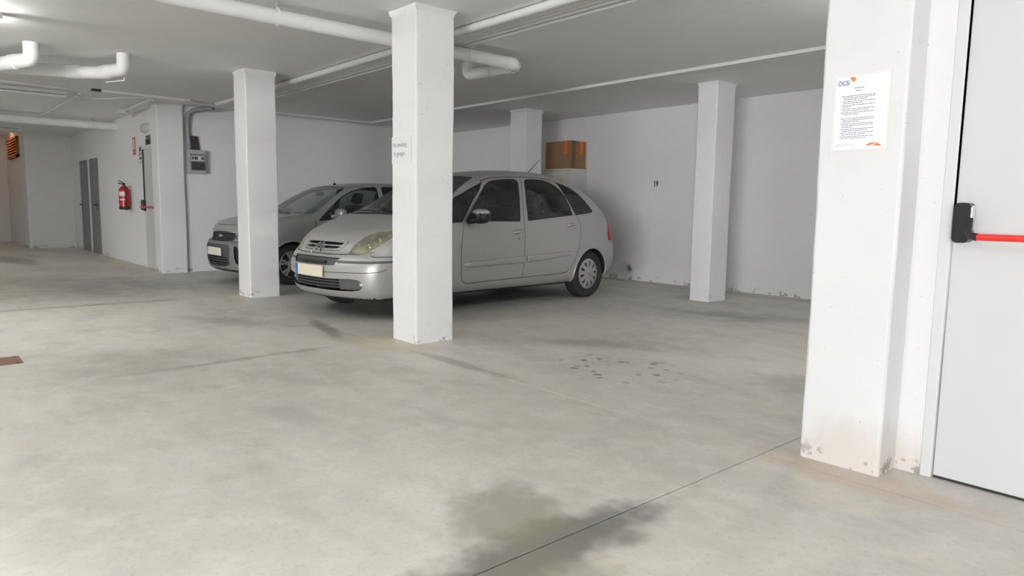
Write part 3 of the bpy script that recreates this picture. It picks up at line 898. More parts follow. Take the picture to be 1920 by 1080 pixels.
def crspline(P, n=8):
    P = np.array(P, float); N = len(P); out = []
    for i in range(N):
        p0, p1, p2, p3 = P[(i - 1) % N], P[i], P[(i + 1) % N], P[(i + 2) % N]
        d1 = np.linalg.norm(p1 - p0) ** .5; d2 = np.linalg.norm(p2 - p1) ** .5; d3 = np.linalg.norm(p3 - p2) ** .5
        m1 = ((p1 - p0) / d1 - (p2 - p0) / (d1 + d2) + (p2 - p1) / d2) * d2
        m2 = ((p2 - p1) / d2 - (p3 - p1) / (d2 + d3) + (p3 - p2) / d3) * d2
        for t in np.arange(n) / n:
            t2 = t * t; t3 = t2 * t
            out.append((2 * t3 - 3 * t2 + 1) * p1 + (t3 - 2 * t2 + t) * m1 + (-2 * t3 + 3 * t2) * p2 + (t3 - t2) * m2)
    return np.array(out)

def sdpoly(px, pz, V):
    d = np.full(px.shape, 1e9); ins = np.zeros(px.shape, bool)
    for (ax, az), (bx, bz) in zip(V, np.roll(V, -1, 0)):
        ex, ez = bx - ax, bz - az; L = ex * ex + ez * ez
        if L < 1e-12: continue
        wx = px - ax; wz = pz - az; t = np.clip((wx * ex + wz * ez) / L, 0, 1)
        d = np.minimum(d, (wx - t * ex) ** 2 + (wz - t * ez) ** 2)
        if abs(ez) > 1e-12:
            ins ^= ((az > pz) != (bz > pz)) & (px < ex * (pz - az) / ez + ax)
    d = np.sqrt(d)
    return np.where(ins, -d, d)

def inpoly(px, py, V):
    ins = np.zeros(px.shape, bool)
    for (ax, ay), (bx, by) in zip(V, np.roll(V, -1, 0)):
        if ay != by:
            ins ^= ((ay > py) != (by > py)) & (px < (bx - ax) * (py - ay) / (by - ay) + ax)
    return ins

class Body:
    Z0, RS = 0.66, 0.8
    def __init__(s, sp):
        s.sp = sp; s.V = crspline(sp['profile'], 7)
        s.w = hermite(sp['section']); s.tp = hermite(sp['plan']); s.L = sp['length']
        s.s0, s.s1 = sp['spine']
    def F(s, p):
        sp = s.sp
        u, v, z = p[..., 0], np.abs(p[..., 1]), p[..., 2]
        q = v / .87
        a, b, c = sp['nose']
        fs = np.clip(1 - u / b, 0, 1)
        ta, tb, tc = sp['tail']
        fr = np.clip((u - (s.L - tb)) / tb, 0, 1)
        ue = u - a * q ** c * fs + ta * q ** tc * fr
        ze = z + sp['crown'] * q * q * np.clip((z - .9) / .5, 0, 1)
        d1 = sdpoly(ue.ravel(), ze.ravel(), s.V).reshape(u.shape)
        d2 = (v - s.w(z) * s.tp(u)) * .97
        k = sp['k']
        h = np.clip(.5 + .5 * (d1 - d2) / k, 0, 1)
        return d2 * (1 - h) + d1 * h + k * h * (1 - h)
    def to_dom(s, p):
        p = np.asarray(p, float)
        u, v, z = p[:, 0], np.abs(p[:, 1]), p[:, 2]
        dz = z - s.Z0
        cx = np.clip(u, s.s0, s.s1)
        dx = u - cx
        phi = np.arctan2(v, np.abs(dx))
        th = np.arctan2(dz, np.hypot(dx, v))
        a = cx + np.sign(dx) * (PI / 2 - phi) * s.RS
        return np.stack([a, th * s.RS], -1)
    def lift(s, ab):
        a, th = ab[:, 0], ab[:, 1] / s.RS
        cx = np.clip(a, s.s0, s.s1)
        phi = PI / 2 - np.abs(a - cx) / s.RS
        sg = np.sign(a - cx)
        d = np.stack([sg * np.cos(phi) * np.cos(th), np.sin(phi) * np.cos(th), np.sin(th)], -1)
        base = np.stack([cx, np.zeros_like(cx), np.full_like(cx, s.Z0)], -1)
        lo = np.full(len(a), .15); hi = np.full(len(a), 2.6)
        flo = s.F(base + d * lo[:, None]); fhi = s.F(base + d * hi[:, None])
        for it in range(16):                      # Illinois false position
            t = (lo * fhi - hi * flo) / (fhi - flo)
            if it < 2: t = (lo + hi) / 2
            f = s.F(base + d * t[:, None])
            neg = f < 0
            lo2 = np.where(neg, t, lo); hi2 = np.where(neg, hi, t)
            fl2 = np.where(neg, f, flo * (.5 if it > 3 else 1)); fh2 = np.where(neg, fhi * (.5 if it > 3 else 1), f)
            lo, hi, flo, fhi = lo2, hi2, fl2, fh2
        return base + d * ((lo + hi) / 2 if False else t)[:, None]
    def grad(s, p, e=.008):
        g = np.stack([s.F(p + np.eye(3)[i] * e) - s.F(p - np.eye(3)[i] * e) for i in range(3)], -1)
        g /= np.linalg.norm(g, axis=1)[:, None] + 1e-12
        return g
    def solve(s, pts, proj):
        """points given in a side (S: u,z), front (N: v,z) or top (T: u,v) view -> points on the surface"""
        P = np.asarray(pts, float)
        if P.shape[1] == 3: return P
        n = len(P)
        if proj == 'S': mk = lambda t: np.stack([P[:, 0], t, P[:, 1]], -1); lo, hi = np.zeros(n), np.full(n, 1.2)
        elif proj == 'N': mk = lambda t: np.stack([1.2 - t, P[:, 0], P[:, 1]], -1); lo, hi = np.zeros(n), np.full(n, 1.6)
        else: mk = lambda t: np.stack([P[:, 0], P[:, 1], .7 + t], -1); lo, hi = np.zeros(n), np.full(n, 1.2)
        for _ in range(22):
            m = (lo + hi) / 2
            neg = s.F(mk(m)) < 0
            lo = np.where(neg, m, lo); hi = np.where(neg, hi, m)
        return mk((lo + hi) / 2)

def dens(pts, step=.03, closed=True):
    P = [np.array(p, float) for p in pts]; out = []
    n = len(P)
    for i in range(n if closed else n - 1):
        a, b = P[i], P[(i + 1) % n]
        k = max(1, int(np.ceil(np.linalg.norm(b - a) / step)))
        out += [a + (b - a) * j / k for j in range(k)]
    if not closed: out.append(P[-1])
    return np.array(out)

def smooth_closed(pts, n=4):
    return crspline(pts, n)

def inset(poly, d):
    """shrink a plane polygon by d"""
    P = np.array(poly, float); n = len(P)
    area = 0.5 * np.sum(P[:, 0] * np.roll(P[:, 1], -1) - np.roll(P[:, 0], -1) * P[:, 1])
    sg = 1 if area > 0 else -1
    out = []
    for i in range(n):
        a = P[i] - P[i - 1]; b = P[(i + 1) % n] - P[i]
        a /= np.linalg.norm(a) + 1e-9; b /= np.linalg.norm(b) + 1e-9
        na, nb = np.array([-a[1], a[0]]) * sg, np.array([-b[1], b[0]]) * sg
        m = na + nb
        m /= np.linalg.norm(m) + 1e-9
        out.append(P[i] + m * d / max(.45, m @ na))
    return np.array(out)

def ribbon(line, w):
    """polyline -> thin polygon of width w, in its own view"""
    P = dens(line, .03, False); n = len(P)
    T = np.gradient(P, axis=0); T /= np.linalg.norm(T, axis=1)[:, None] + 1e-9
    N = np.stack([-T[:, 1], T[:, 0]], -1)
    return np.concatenate([P + N * w / 2, (P - N * w / 2)[::-1]])

class Region:
    def __init__(s, name, pts, proj='S', off=0.0, rim=0.0, smooth=False, cut=False):
        s.name, s.proj, s.off, s.rim, s.cut = name, proj, off, rim, cut
        P = np.array(pts, float)
        s.pts = smooth_closed(P, 5) if smooth else dens(P)

def cut_body(B, regions, predicates, step=.026):
    """-> {part: (verts, normals, tris)} for the half with v >= 0"""
    a0, a1 = B.s0 - PI / 2 * B.RS, B.s1 + PI / 2 * B.RS
    tmin, tmax = -PI / 2 * B.RS, PI / 2 * B.RS
    na = int((a1 - a0) / step); nt = int((tmax - tmin) / (step * .8))
    V = [(a0 + (a1 - a0) * i / na, tmin + (tmax - tmin) * j / nt) for i in range(na + 1) for j in range(nt + 1)]
    E = []
    doms = []
    for r in regions:
        loops = [r.pts]
        if r.rim: loops.append(inset(r.pts, r.rim))
        r.dom = None
        for lp in loops:
            D = B.to_dom(B.solve(lp, r.proj))
            D[:, 0] = np.clip(D[:, 0], a0, a1); D[:, 1] = np.clip(D[:, 1], tmin, tmax)
            if r.dom is None: r.dom = D
            else: r.dom_in = D
            o = len(V)
            V += [tuple(x) for x in D]
            E += [(o + i, o + (i + 1) % len(D)) for i in range(len(D))]
    vv, ee, ff, *_ = delaunay_2d_cdt([Vector(v) for v in V], E, [], 0, 1e-6, False)
    ab = np.array([(v.x, v.y) for v in vv])
    tri = []
    for f in ff:
        f = list(f)
        for k in range(1, len(f) - 1): tri.append((f[0], f[k], f[k + 1]))
    tri = np.array(tri)
    P = B.lift(ab)
    P[:, 1] = np.maximum(P[:, 1], 0)
    N = B.grad(P)
    N[P[:, 1] < 1e-6, 1] = 0
    N /= np.linalg.norm(N, axis=1)[:, None] + 1e-12
    # drop slivers, orient outwards
    A, Bq, C = P[tri[:, 0]], P[tri[:, 1]], P[tri[:, 2]]
    fn = np.cross(Bq - A, C - A); ar = np.linalg.norm(fn, axis=1)
    ok = ar > 1e-9
    tri, fn = tri[ok], fn[ok]
    flip = (fn * N[tri].mean(1)).sum(1) < 0
    tri[flip] = tri[flip][:, [0, 2, 1]]
    cen = ab[tri].mean(1); cp = P[tri].mean(1)
    own = np.full(len(tri), -1)
    for i, r in enumerate(regions):
        lo, hi = r.dom.min(0), r.dom.max(0)
        cand = np.where((own < 0) & (cen >= lo).all(1) & (cen <= hi).all(1))[0]
        if len(cand):
            k = inpoly(cen[cand, 0], cen[cand, 1], r.dom)
            own[cand[k]] = i
    parts = {}
    rest = own < 0
    name = np.array(['body'] * len(tri), dtype=object)
    for nm, fn_ in reversed(predicates):
        name[rest & fn_(cp)] = nm
    for i, r in enumerate(regions):
        name[own == i] = r.name
    offs = {}
    for nm in set(name):
        t = tri[name == nm]
        ids, inv = np.unique(t, return_inverse=True)
        v = P[ids].copy(); n = N[ids]
        rr = [r for r in regions if r.name == nm]
        if rr and (rr[0].off or rr[0].rim):
            o = np.full(len(v), 0.0)
            for r in rr:
                if r.rim:
                    inn = inpoly(ab[ids, 0], ab[ids, 1], inset_dom(r.dom_in))
                    o[inn] = r.off
                else: o[:] = r.off
            v = v + n * o[:, None]
        parts[nm] = (v, n, inv.reshape(-1, 3), bool(rr and rr[0].rim))
    for r in regions:
        if r.cut: parts.pop(r.name, None)
    return parts

def inset_dom(d):
    c = d.mean(0)
    return c + (d - c) * 1.0008

def panel_obj(name, data, side, mat, parent, off=0.0):
    """side: +1 / -1 one half, 0 both halves welded"""
    v, n, t, auto = data
    sets = []
    for sg in ((1, -1) if side == 0 else (side,)):
        w = v + n * off
        vv = np.stack([w[:, 0], -sg * w[:, 1], w[:, 2]], -1); nn = np.stack([n[:, 0], -sg * n[:, 1], n[:, 2]], -1)
        tt = t if sg < 0 else t[:, [0, 2, 1]]
        sets.append((vv, nn, tt))
    if side == 0:
        (v1, n1, t1), (v2, n2, t2) = sets
        mid = v[:, 1] < 1e-5
        mp = np.arange(len(v2)); mp[~mid] = len(v1) + np.arange((~mid).sum())
        vv = np.concatenate([v1, v2[~mid]]); nn = np.concatenate([n1, n2[~mid]]); tt = np.concatenate([t1, mp[t2]])
    else: vv, nn, tt = sets[0]
    me = bpy.data.meshes.new(name)
    me.from_pydata(vv.tolist(), [], tt.tolist())
    me.polygons.foreach_set('use_smooth', [True] * len(me.polygons))
    if not auto:
        me.normals_split_custom_set_from_vertices(nn.tolist())
    me.materials.append(MAT[mat])
    o = bpy.data.objects.new(name, me)
    COL.objects.link(o)
    o.parent = parent
    return o

def circle(cx, cz, r, n=40, a0=0, a1=360):
    return [(cx + r * math.cos(math.radians(a0 + (a1 - a0) * i / n)), cz + r * math.sin(math.radians(a0 + (a1 - a0) * i / n))) for i in range(n)]

def wheel(parent, u, side, zc, R, W, rim, style):
    """wheel hub axis along local y; side -1 is the side facing the lane"""
    y0 = side * 0.815
    o = bpy.data.objects.new('wheel', None); COL.objects.link(o); o.parent = parent
    o.location = (u, y0, zc); o.empty_display_size = .1
    s = side
    prof = [(rim + .002, -s * .015), (rim + .012, 0), (rim + .03, s * .004), (R * .86, s * .006), (R * .95, -s * .004), (R * .985, -s * .018), (R, -s * .035), (R, -s * (W - .035)), (R * .985, -s * (W - .018)), (R * .93, -s * W), (rim, -s * W), (rim - .02, -s * W * .6), (rim - .01, -s * .03), (rim + .002, -s * .015)]
    MBt = MB().lathe(prof, (0, 0, 0), 'y', 48)
    def put(nm, mb, mat, par=o, ang=35):
        me = mb.mesh(nm, True, ang); me.materials.append(MAT[mat])
        q = bpy.data.objects.new(nm, me); COL.objects.link(q); q.parent = par
        return q
    put('tyre', MBt, 'tyre')
    put('brake_disc', MB().lathe([(0, -s * .055), (rim - .005, -s * .055), (rim - .005, -s * .07), (0, -s * .07)], (0, 0, 0), 'y', 32), 'dark')
    # hubcap: polar grid with slots left open
    if style == 'slots':
        rad = [(.0, .012), (.03, .012), (.045, .006), (.085, .004), (.105, .006), (.122, .005), (.168, .0), (.182, -.006), (rim + .004, -.012)]
        n = 80
        hole = lambda ir, k: ir in (4, 5) and (k % 8) in (0, 1, 2)
        hole2 = lambda ir, k: ir == 3 and (k % 8) == 1
    else:
        rad = [(.0, .010), (.035, .010), (.05, .002), (.08, -.004), (.13, -.004), (.175, -.004), (.19, -.004), (rim + .004, .0)]
        n = 84
        hole = lambda ir, k: ir in (3, 4, 5) and (k % 14) in (0, 1, 2, 3, 4, 5, 6)
        hole2 = lambda ir, k: ir in (4, 5) and (k % 14) == 10
    vs, fs = [], []
    for r, d in rad:
        for k in range(n):
            a = 2 * PI * (k + .5) / n
            vs.append((r * math.cos(a), s * d, r * math.sin(a)))
    for i in range(len(rad) - 1):
        for k in range(n):
            if hole(i, k) or hole2(i, k): continue
            fs.append((i * n + k, i * n + (k + 1) % n, (i + 1) * n + (k + 1) % n, (i + 1) * n + k))
    bm = bmesh.new()
    bv = [bm.verts.new(v) for v in vs]
    for f in fs: bm.faces.new([bv[i] for i in f])
    bmesh.ops.remove_doubles(bm, verts=bm.verts[:], dist=1e-5)
    bmesh.ops.recalc_face_normals(bm, faces=bm.faces[:])
    bmesh.ops.solidify(bm, geom=bm.faces[:], thickness=.012 * 1)
    m2 = MB(); m2.bm(bm)
    h = put('hubcap', m2, 'hub', o, 40)
    put('centre_cap', MB().lathe([(.026, s * .012), (.024, s * .018), (0, s * .019)], (0, 0, 0), 'y', 20), 'chrome', h)
    return o

def seat(parent, u, y, back=True, h=.62, w=.48):
    o = bpy.data.objects.new('seat', None); COL.objects.link(o); o.parent = parent
    o.location = (u, y, .50)
    def put(nm, mb, mat):
        me = mb.mesh(nm); me.materials.append(MAT[mat])
        q = bpy.data.objects.new(nm, me); COL.objects.link(q); q.parent = o
    put('cushion', MB().box(-.25, .25, -w / 2, w / 2, 0, .16, .05), 'seat')
    a = math.radians(-20)
    m = MB().box(-.07, .07, -w / 2, w / 2, 0, h, .06)
    m.v = [(x * math.cos(a) - z * math.sin(a) + .24, yy, x * math.sin(a) + z * math.cos(a) + .08) for x, yy, z in m.v]
    put('backrest', m, 'seat')
    m = MB().box(-.05, .05, -.13, .13, h + .03, h + .22, .045).tube([(0, -.06, h - .05), (0, -.06, h + .08)], .008, 6).tube([(0, .06, h - .05), (0, .06, h + .08)], .008, 6)
    m.v = [(x * math.cos(a) - z * math.sin(a) + .24, yy, x * math.sin(a) + z * math.cos(a) + .08) for x, yy, z in m.v]
    put('headrest', m, 'seat')
    return o

def car_root(name, C, yaw_deg, label):
    o = bpy.data.objects.new(name, None); COL.objects.link(o)
    o.location = (C[0], C[1], 0)
    o.rotation_euler = (0, 0, math.radians(90 - yaw_deg))
    tag(o, label, 'car')
    ORG[o.name] = (0, 0, 0)
    return o

def lip(B, cx, cz, r, zmin, side):
    pts = [p for p in circle(cx, cz, r, 60, -30, 210 + 4) if p[1] > zmin]
    P = B.solve(pts, 'S')
    return [(p[0], -side * (p[1] + .001), p[2]) for p in P]

def wheel_wells(root, B, axles, zc, r):
    for u in axles:
        for s in (-1, 1):
            vs, fs = [], []
            n = 28
            for i in range(n + 1):
                a = math.radians(-2 + 184 * i / n)
                for y in (.50, .80):
                    vs.append((u + r * 1.03 * math.cos(a), s * y, zc + r * 1.03 * math.sin(a)))
            for i in range(n): fs.append((2 * i, 2 * i + 1, 2 * i + 3, 2 * i + 2))
            vs.append((u, s * .50, zc)); c = len(vs) - 1
            for i in range(n): fs.append((2 * i, 2 * i + 2, c))
            MB().add(vs, fs).build('wheel_arch_liner', 'dark', root)
            MB().tube(lip(B, u, zc, r, .22, -s), .011, 8).build('wheel_arch_lip', PAINT, root)

PAINT = 'silver'

def cabin(root, B, u0, u1, dash_u, roof):
    MB().box(u0, u1, -.66, .66, .30, .36).build('cabin_floor', 'cabin', root)
    MB().box(dash_u - .25, dash_u + .28, -.66, .66, .62, .94, .06).build('dashboard', 'cabin', root)
    w = [(dash_u + .42 + .0 * math.cos(0), 0, 0)]
    ring = []
    for k in range(28):
        a = 2 * PI * k / 28
        ring.append((dash_u + .47 + .10 * math.sin(a), -.37 + .185 * math.cos(a), .93 + .155 * math.sin(a)))
    MB().tube(ring, .014, 8, closed=True).tube([(dash_u + .28, -.37, .85), (dash_u + .47, -.37, .93)], .03, 8).tube([ring[0], ring[14]], .016, 6).build('steering_wheel', 'black', root)
    for y in (-.37, .37): seat(root, dash_u + .90, y)
    for y in (-.42, 0, .42): seat(root, dash_u + 1.78, y, h=.56, w=.40)

def side_strip(B, st, depth, s):
    """rounded moulding along the flank; st: (u, z centre, half height, depth factor)"""
    m = 10
    vs, fs = [], []
    for (u, zc, h, k) in st:
        zz = [zc + h * math.sin(-PI / 2 + PI * i / m) for i in range(m + 1)]
        P = B.solve([(u, z) for z in zz], 'S')
        for i in range(m + 1):
            c = max(0.0, math.cos(-PI / 2 + PI * i / m)) ** .6
            vs.append((u, -s * (P[i, 1] - .004 + (depth + .004) * k * c), zz[i]))
    n = len(st)
    for i in range(n - 1):
        for j in range(m):
            a = i * (m + 1) + j
            fs.append((a, a + 1, a + m + 2, a + m + 1))
    return MB().add(vs, fs)
MOULD = dict(
    front=[(1.352, .532, .004, .1), (1.36, .533, .016, .55), (1.38, .533, .026, .85), (1.42, .534, .032, 1), (1.6, .539, .036, 1), (1.9, .547, .040, 1), (2.2, .557, .044, 1), (2.262, .559, .0445, 1), (2.270, .559, .044, .6), (2.272, .559, .043, .1)],
    rear=[(2.330, .561, .042, .55), (2.334, .561, .0435, .9), (2.34, .561, .044, 1), (2.6, .572, .040, 1), (2.9, .587, .033, 1), (3.08, .597, .028, 1), (3.13, .600, .024, .9), (3.152, .602, .016, .6), (3.164, .603, .004, .1)])

def build_picasso():
    global PAINT
    PAINT = 'silver'
    sp = dict(length=4.276, crown=.06, spine=(1.32, 3.25),
        profile=[(.12, .215), (.035, .29), (0, .42), (.0, .55), (.035, .625), (.10, .69), (.17, .78), (.35, .90), (.62, 1.005), (.95, 1.115), (1.25, 1.262), (1.6, 1.445), (1.95, 1.555), (2.3, 1.607), (2.7, 1.618), (3.1, 1.588), (3.5, 1.493), (3.78, 1.36), (3.98, 1.205), (4.13, 1.02), (4.20, .82), (4.262, .68), (4.276, .52), (4.225, .34), (4.10, .25), (3.6, .21), (2.2, .2), (.8, .205)],
        section=[(.1, .77), (.2, .80), (.3, .84), (.45, .868), (.6, .875), (.75, .872), (.9, .857), (1.0, .838), (1.2, .77), (1.4, .69), (1.55, .615), (1.7, .53)],
        plan=[(-.2, .89), (.3, .965), (.8, .995), (1.4, 1.0), (3.0, 1.0), (3.7, .985), (4.3, .925)],
        k=.12, nose=(.31, 1.7, 2.2), tail=(.16, 1.0, 2.4))
    B = Body(sp)
    root = car_root('hatchback_car', (-6.743, 3.145), -4.18, 'silver compact people carrier parked behind the large white pillar')
    R = []
    fq = [(1.80, 1.44), (1.60, 1.365), (1.37, 1.265), (1.13, 1.13), (1.03, 1.045), (1.06, .985), (1.23, .985), (1.352, .99), (1.50, 1.155), (1.62, 1.275)]
    fw_ = [(1.398, 1.0), (1.557, 1.172), (1.70, 1.31), (1.814, 1.408), (1.90, 1.45), (1.972, 1.468), (2.15, 1.487), (2.32, 1.497), (2.362, 1.482), (2.375, 1.45), (2.314, 1.232), (2.243, .999)]
    rw = [(2.374, 1.005), (2.417, 1.234), (2.485, 1.47), (2.51, 1.495), (2.56, 1.503), (2.70, 1.508), (2.841, 1.503), (2.94, 1.48), (3.024, 1.443), (3.10, 1.39), (3.165, 1.317), (3.21, 1.2), (3.23, 1.075)]
    qw = [(3.07, 1.488), (3.2, 1.46), (3.327, 1.418), (3.44, 1.355), (3.541, 1.273), (3.61, 1.2), (3.657, 1.14), (3.65, 1.118), (3.627, 1.11), (3.286, 1.075), (3.25, 1.17), (3.198, 1.266), (3.13, 1.4)]
    for nm, p in (('vent_window', fq), ('front_window', fw_), ('rear_window', rw), ('quarter_window', qw)):
        R.append(Region(nm, inset(p, .014), 'S', off=-.004))
        R.append(Region(nm + '_seal', p, 'S', off=-.002))
    AX = (.85, 3.585)
    for a in AX: R.append(Region('arch', circle(a, .31, .345, 48), 'S', cut=True))
    # glass screens
    ws = [(.84, 0), (.845, .26), (.875, .5), (.945, .66), (1.02, .70), (1.2, .672), (1.415, .622), (1.65, .56), (1.765, .53), (1.80, .49), (1.815, .3), (1.82, 0)]
    R.append(Region('cowl', [(.80, 0), (.805, .26), (.835, .5), (.92, .68), (.965, .70), (.90, .5), (.872, .26), (.868, 0)], 'T', off=-.004))
    R.append(Region('windscreen', ws[:1] + [tuple(x) for x in ws[1:]], 'T', off=-.004))
    R.append(Region('tailgate_window', [(4.155, 0, 1.0), (4.12, .4, 1.02), (4.02, .62, 1.05), (3.93, .64, 1.15), (3.80, .58, 1.30), (3.72, .45, 1.37), (3.74, 0, 1.385)], off=-.004))
    hl = [(.161, .48, .675), (.19, .483, .715), (.225, .489, .758), (.34, .527, .846), (.432, .60, .889), (.50, .70, .905), (.56, .79, .905), (.55, .81, .885), (.45, .79, .83), (.348, .77, .761), (.264, .69, .698), (.205, .59, .677)]
    R.append(Region('headlight', hl, off=.001))
    R.append(Region('tail_light', [(3.955, .85, .745), (3.955, .84, .86), (3.975, .795, 1.0), (4.0, .74, 1.07), (4.06, .66, 1.07), (4.12, .62, 1.0), (4.16, .62, .85), (4.17, .64, .75), (4.08, .77, .735)], off=.003))
    # front openings
    R.append(Region('upper_grille', [(0, .780), (.2, .779), (.345, .774), (.33, .752), (.2, .751), (0, .751)], 'N', off=-.03))
    R.append(Region('upper_grille', [(0, .741), (.25, .740), (.33, .736), (.30, .720), (.2, .714), (0, .712)], 'N', off=-.03))
    R.append(Region('bumper_insert', [(0, .634), (.2, .634), (.43, .630), (.405, .604), (.385, .556), (.26, .552), (0, .552)], 'N', off=-.014))
    R.append(Region('lower_grille', [(0, .424), (.287, .421), (.42, .425), (.41, .302), (.2, .303), (0, .306)], 'N', off=-.05))
    R.append(Region('fog_lamp_surround', [(.42, .425), (.572, .432), (.652, .424), (.685, .405), (.694, .385), (.693, .360), (.68, .338), (.654, .321), (.574, .306), (.41, .302)], 'N', off=-.028))
    # seams
    def seam(line, proj='S', w=.007): R.append(Region('panel_gap', ribbon(line, w), proj, off=-.006))
    fd = [(1.363, .978), (1.331, .831), (1.309, .713), (1.308, .535), (1.31, .429), (1.328, .375), (1.36, .342), (1.416, .328), (2.246, .343), (2.272, .343)]
    rd = [(2.272, .343), (2.996, .352), (3.09, .366), (3.148, .405), (3.21, .485), (3.262, .586), (3.31, .69), (3.339, .795), (3.355, .936), (3.322, 1.058)]
    bp = [(2.272, .343), (2.285, .604), (2.308, .894), (2.308, 1.007), (2.37, 1.25), (2.43, 1.47), (2.44, 1.520)]
    rf = [(1.80, 1.455), (1.88, 1.478), (1.97, 1.497), (2.2, 1.515), (2.44, 1.524), (2.713, 1.530), (2.9, 1.518), (3.05, 1.492)]
    for ln in (fd, rd, bp, rf): seam(ln)
    seam([(1.363, .978), (1.60, 1.235), (1.80, 1.455)])
    seam([(3.322, 1.058), (3.262, 1.12), (3.22, 1.28), (3.13, 1.43), (3.05, 1.492)], w=.006)
    seam([(0, .664), (.2, .662), (.38, .664), (.478, .668)], 'N')
    def seam3(line, w=.007):
        P = dens(line, .03, False)
        up_ = np.array([0, 0, w / 2])
        R.append(Region('panel_gap', np.concatenate([P + up_, (P - up_)[::-1]]), off=-.006))
    seam3([(.154, .478, .668), (.205, .59, .672), (.262, .69, .692), (.30, .74, .70)])
    seam3([(.27, .70, .694), (.256, .742, .658), (.262, .765, .652), (.406, .85, .653), (.53, .868, .655)])
    seam3([(.02, 0, .484), (.023, .294, .486), (.09, .53, .490), (.154, .67, .494), (.273, .823, .506), (.36, .849, .528)], .006)
    seam3([(4.0, .83, .722), (4.15, .66, .722), (4.24, .3, .722), (4.26, 0, .722)])
    low = [tuple(p) for p in B.solve([(v, .232) for v in np.linspace(0, .62, 14)], 'N')] + [tuple(p) for p in B.solve([(u, .232) for u in np.linspace(.42, 3.85, 60)], 'S')]
    seam_low = np.array(low)
    R.append(Region('underbody', np.concatenate([seam_low + (0, 0, .002), (seam_low - (0, 0, .002))[::-1]])))
    # hood edge along the lamp and fender
    seam([(.505, .715), (.62, .745), (.75, .75), (.88, .735)], 'T', .007)
    # nostril panel line
    seam([(0, .694), (.25, .696), (.335, .703), (.375, .735), (.392, .775), (.37, .80)], 'N', .005)
    # raised strips
    rub = [(.072, .40, .606), (.129, .563, .605), (.184, .681, .608), (.29, .80, .612), (.404, .853, .615), (.50, .862, .615), (.50, .862, .594), (.404, .853, .594), (.28, .79, .59), (.18, .68, .586), (.12, .56, .584), (.067, .42, .582)]
    R.append(Region('rubbing_strip', rub, off=.008))
    # doors, hood
    R.append(Region('front_door', fd + bp[1:] + [(2.2, 1.515), (1.97, 1.497), (1.88, 1.478), (1.80, 1.455), (1.60, 1.235)], 'S'))
    R.append(Region('rear_door', rd + [(3.262, 1.12), (3.22, 1.28), (3.13, 1.43), (3.05, 1.492), (2.9, 1.518), (2.713, 1.530), (2.44, 1.524)] + bp[::-1][1:-1], 'S'))
    R.append(Region('hood', [(.078, 0, .664), (.08, .203, .662), (.12, .38, .664), (.154, .478, .668), (.19, .483, .715), (.225, .489, .758), (.34, .527, .846), (.432, .60, .889), (.50, .71, .905), (.62, .745, .95), (.75, .75, 1.0), (.88, .735, 1.06), (.84, .55, 1.07), (.805, .26, 1.06), (.80, 0, 1.06)]))
    preds = [('underbody', lambda p: (p[:, 2] < .232) & (p[:, 1] < .80)),
             ('front_bumper', lambda p: (p[:, 0] < .52) & (p[:, 2] < .665 + .03 * np.clip((p[:, 1] - .45) / .25, 0, 1) * (p[:, 1] < .73))),
             ('rear_bumper', lambda p: (p[:, 0] > 3.93) & (p[:, 2] < .722))]
    parts = cut_body(B, R, preds)
    mats = {'windscreen': 'glass', 'tailgate_window': 'glass', 'cowl': 'black', 'upper_grille': 'dark', 'bumper_insert': 'bumper3', 'lower_grille': 'dark', 'panel_gap': 'dark', 'underbody': 'dark'}
    for nm in ('body', 'hood', 'front_bumper', 'rear_bumper', 'windscreen', 'tailgate_window', 'cowl', 'upper_grille', 'bumper_insert', 'lower_grille', 'panel_gap', 'underbody'):
        panel_obj(nm, parts[nm], 0, mats.get(nm, PAINT), root)
    for s in (1, -1):
        fdo = panel_obj('front_door', parts['front_door'], s, PAINT, root)
        rdo = panel_obj('rear_door', parts['rear_door'], s, PAINT, root)
        for nm, par in (('front', fdo), ('rear', rdo)):
            panel_obj('window', parts[nm + '_window'], s, 'glass', par)
            panel_obj('window_seal', parts[nm + '_window_seal'], s, 'dark', par)
            sub('moulding', side_strip(B, MOULD[nm], .028, s), PAINT, par)
        for (par, u0, u1, z0) in ((fdo, 2.10, 2.265, .872), (rdo, 3.075, 3.21, .948)):
            y = float(B.solve([((u0 + u1) / 2, z0)], 'S')[0, 1])
            h = MB().tube([(u0, -s * (y + .002), z0), (u0 + .02, -s * (y + .022), z0 + .003), (u1 - .04, -s * (y + .026), z0 + .013), (u1, -s * (y + .006), z0 + .016)], [.012, .017, .018, .014], 10)
            sub('door_handle', h, PAINT, par)
            sub('handle_recess', MB().ellipsoid(((u0 + u1) / 2 - .015, -s * (y - .004), z0 - .006), ((u1 - u0) * .42, .008, .026), 18, 8), 'trim', par)
        y = float(B.solve([(2.198, .80)], 'S')[0, 1])
        sub('keyhole', MB().ellipsoid((2.198, -s * y, .80), (.011, .004, .014), 12, 8), 'trim', fdo)
        for nm in ('vent_window', 'quarter_window'):
            w = panel_obj(nm, parts[nm], s, 'glass', root)
            panel_obj('window_seal', parts[nm + '_seal'], s, 'dark', w)
        panel_obj('rubbing_strip', parts['rubbing_strip'], s, 'trim', root)
        tl = panel_obj('tail_light', parts['tail_light'], s, 'red_lens', root)
        panel_obj('lamp_housing', parts['tail_light'], s, 'dark', tl, -.03)
        h = panel_obj('headlight', parts['headlight'], s, 'lens', root)
        panel_obj('lamp_bowl', parts['headlight'], s, 'lamp_in', h, -.075)
        for (c, r) in (((.325, .585, .735), .048), ((.415, .645, .80), .042)):
            sub('reflector', MB().ellipsoid((c[0], -s * c[1], c[2]), (.02, r, r), 22, 10), 'bulb', h)
        sub('indicator', MB().ellipsoid((.50, -s * .735, .855), (.035, .03, .022), 16, 8), 'amber', h)
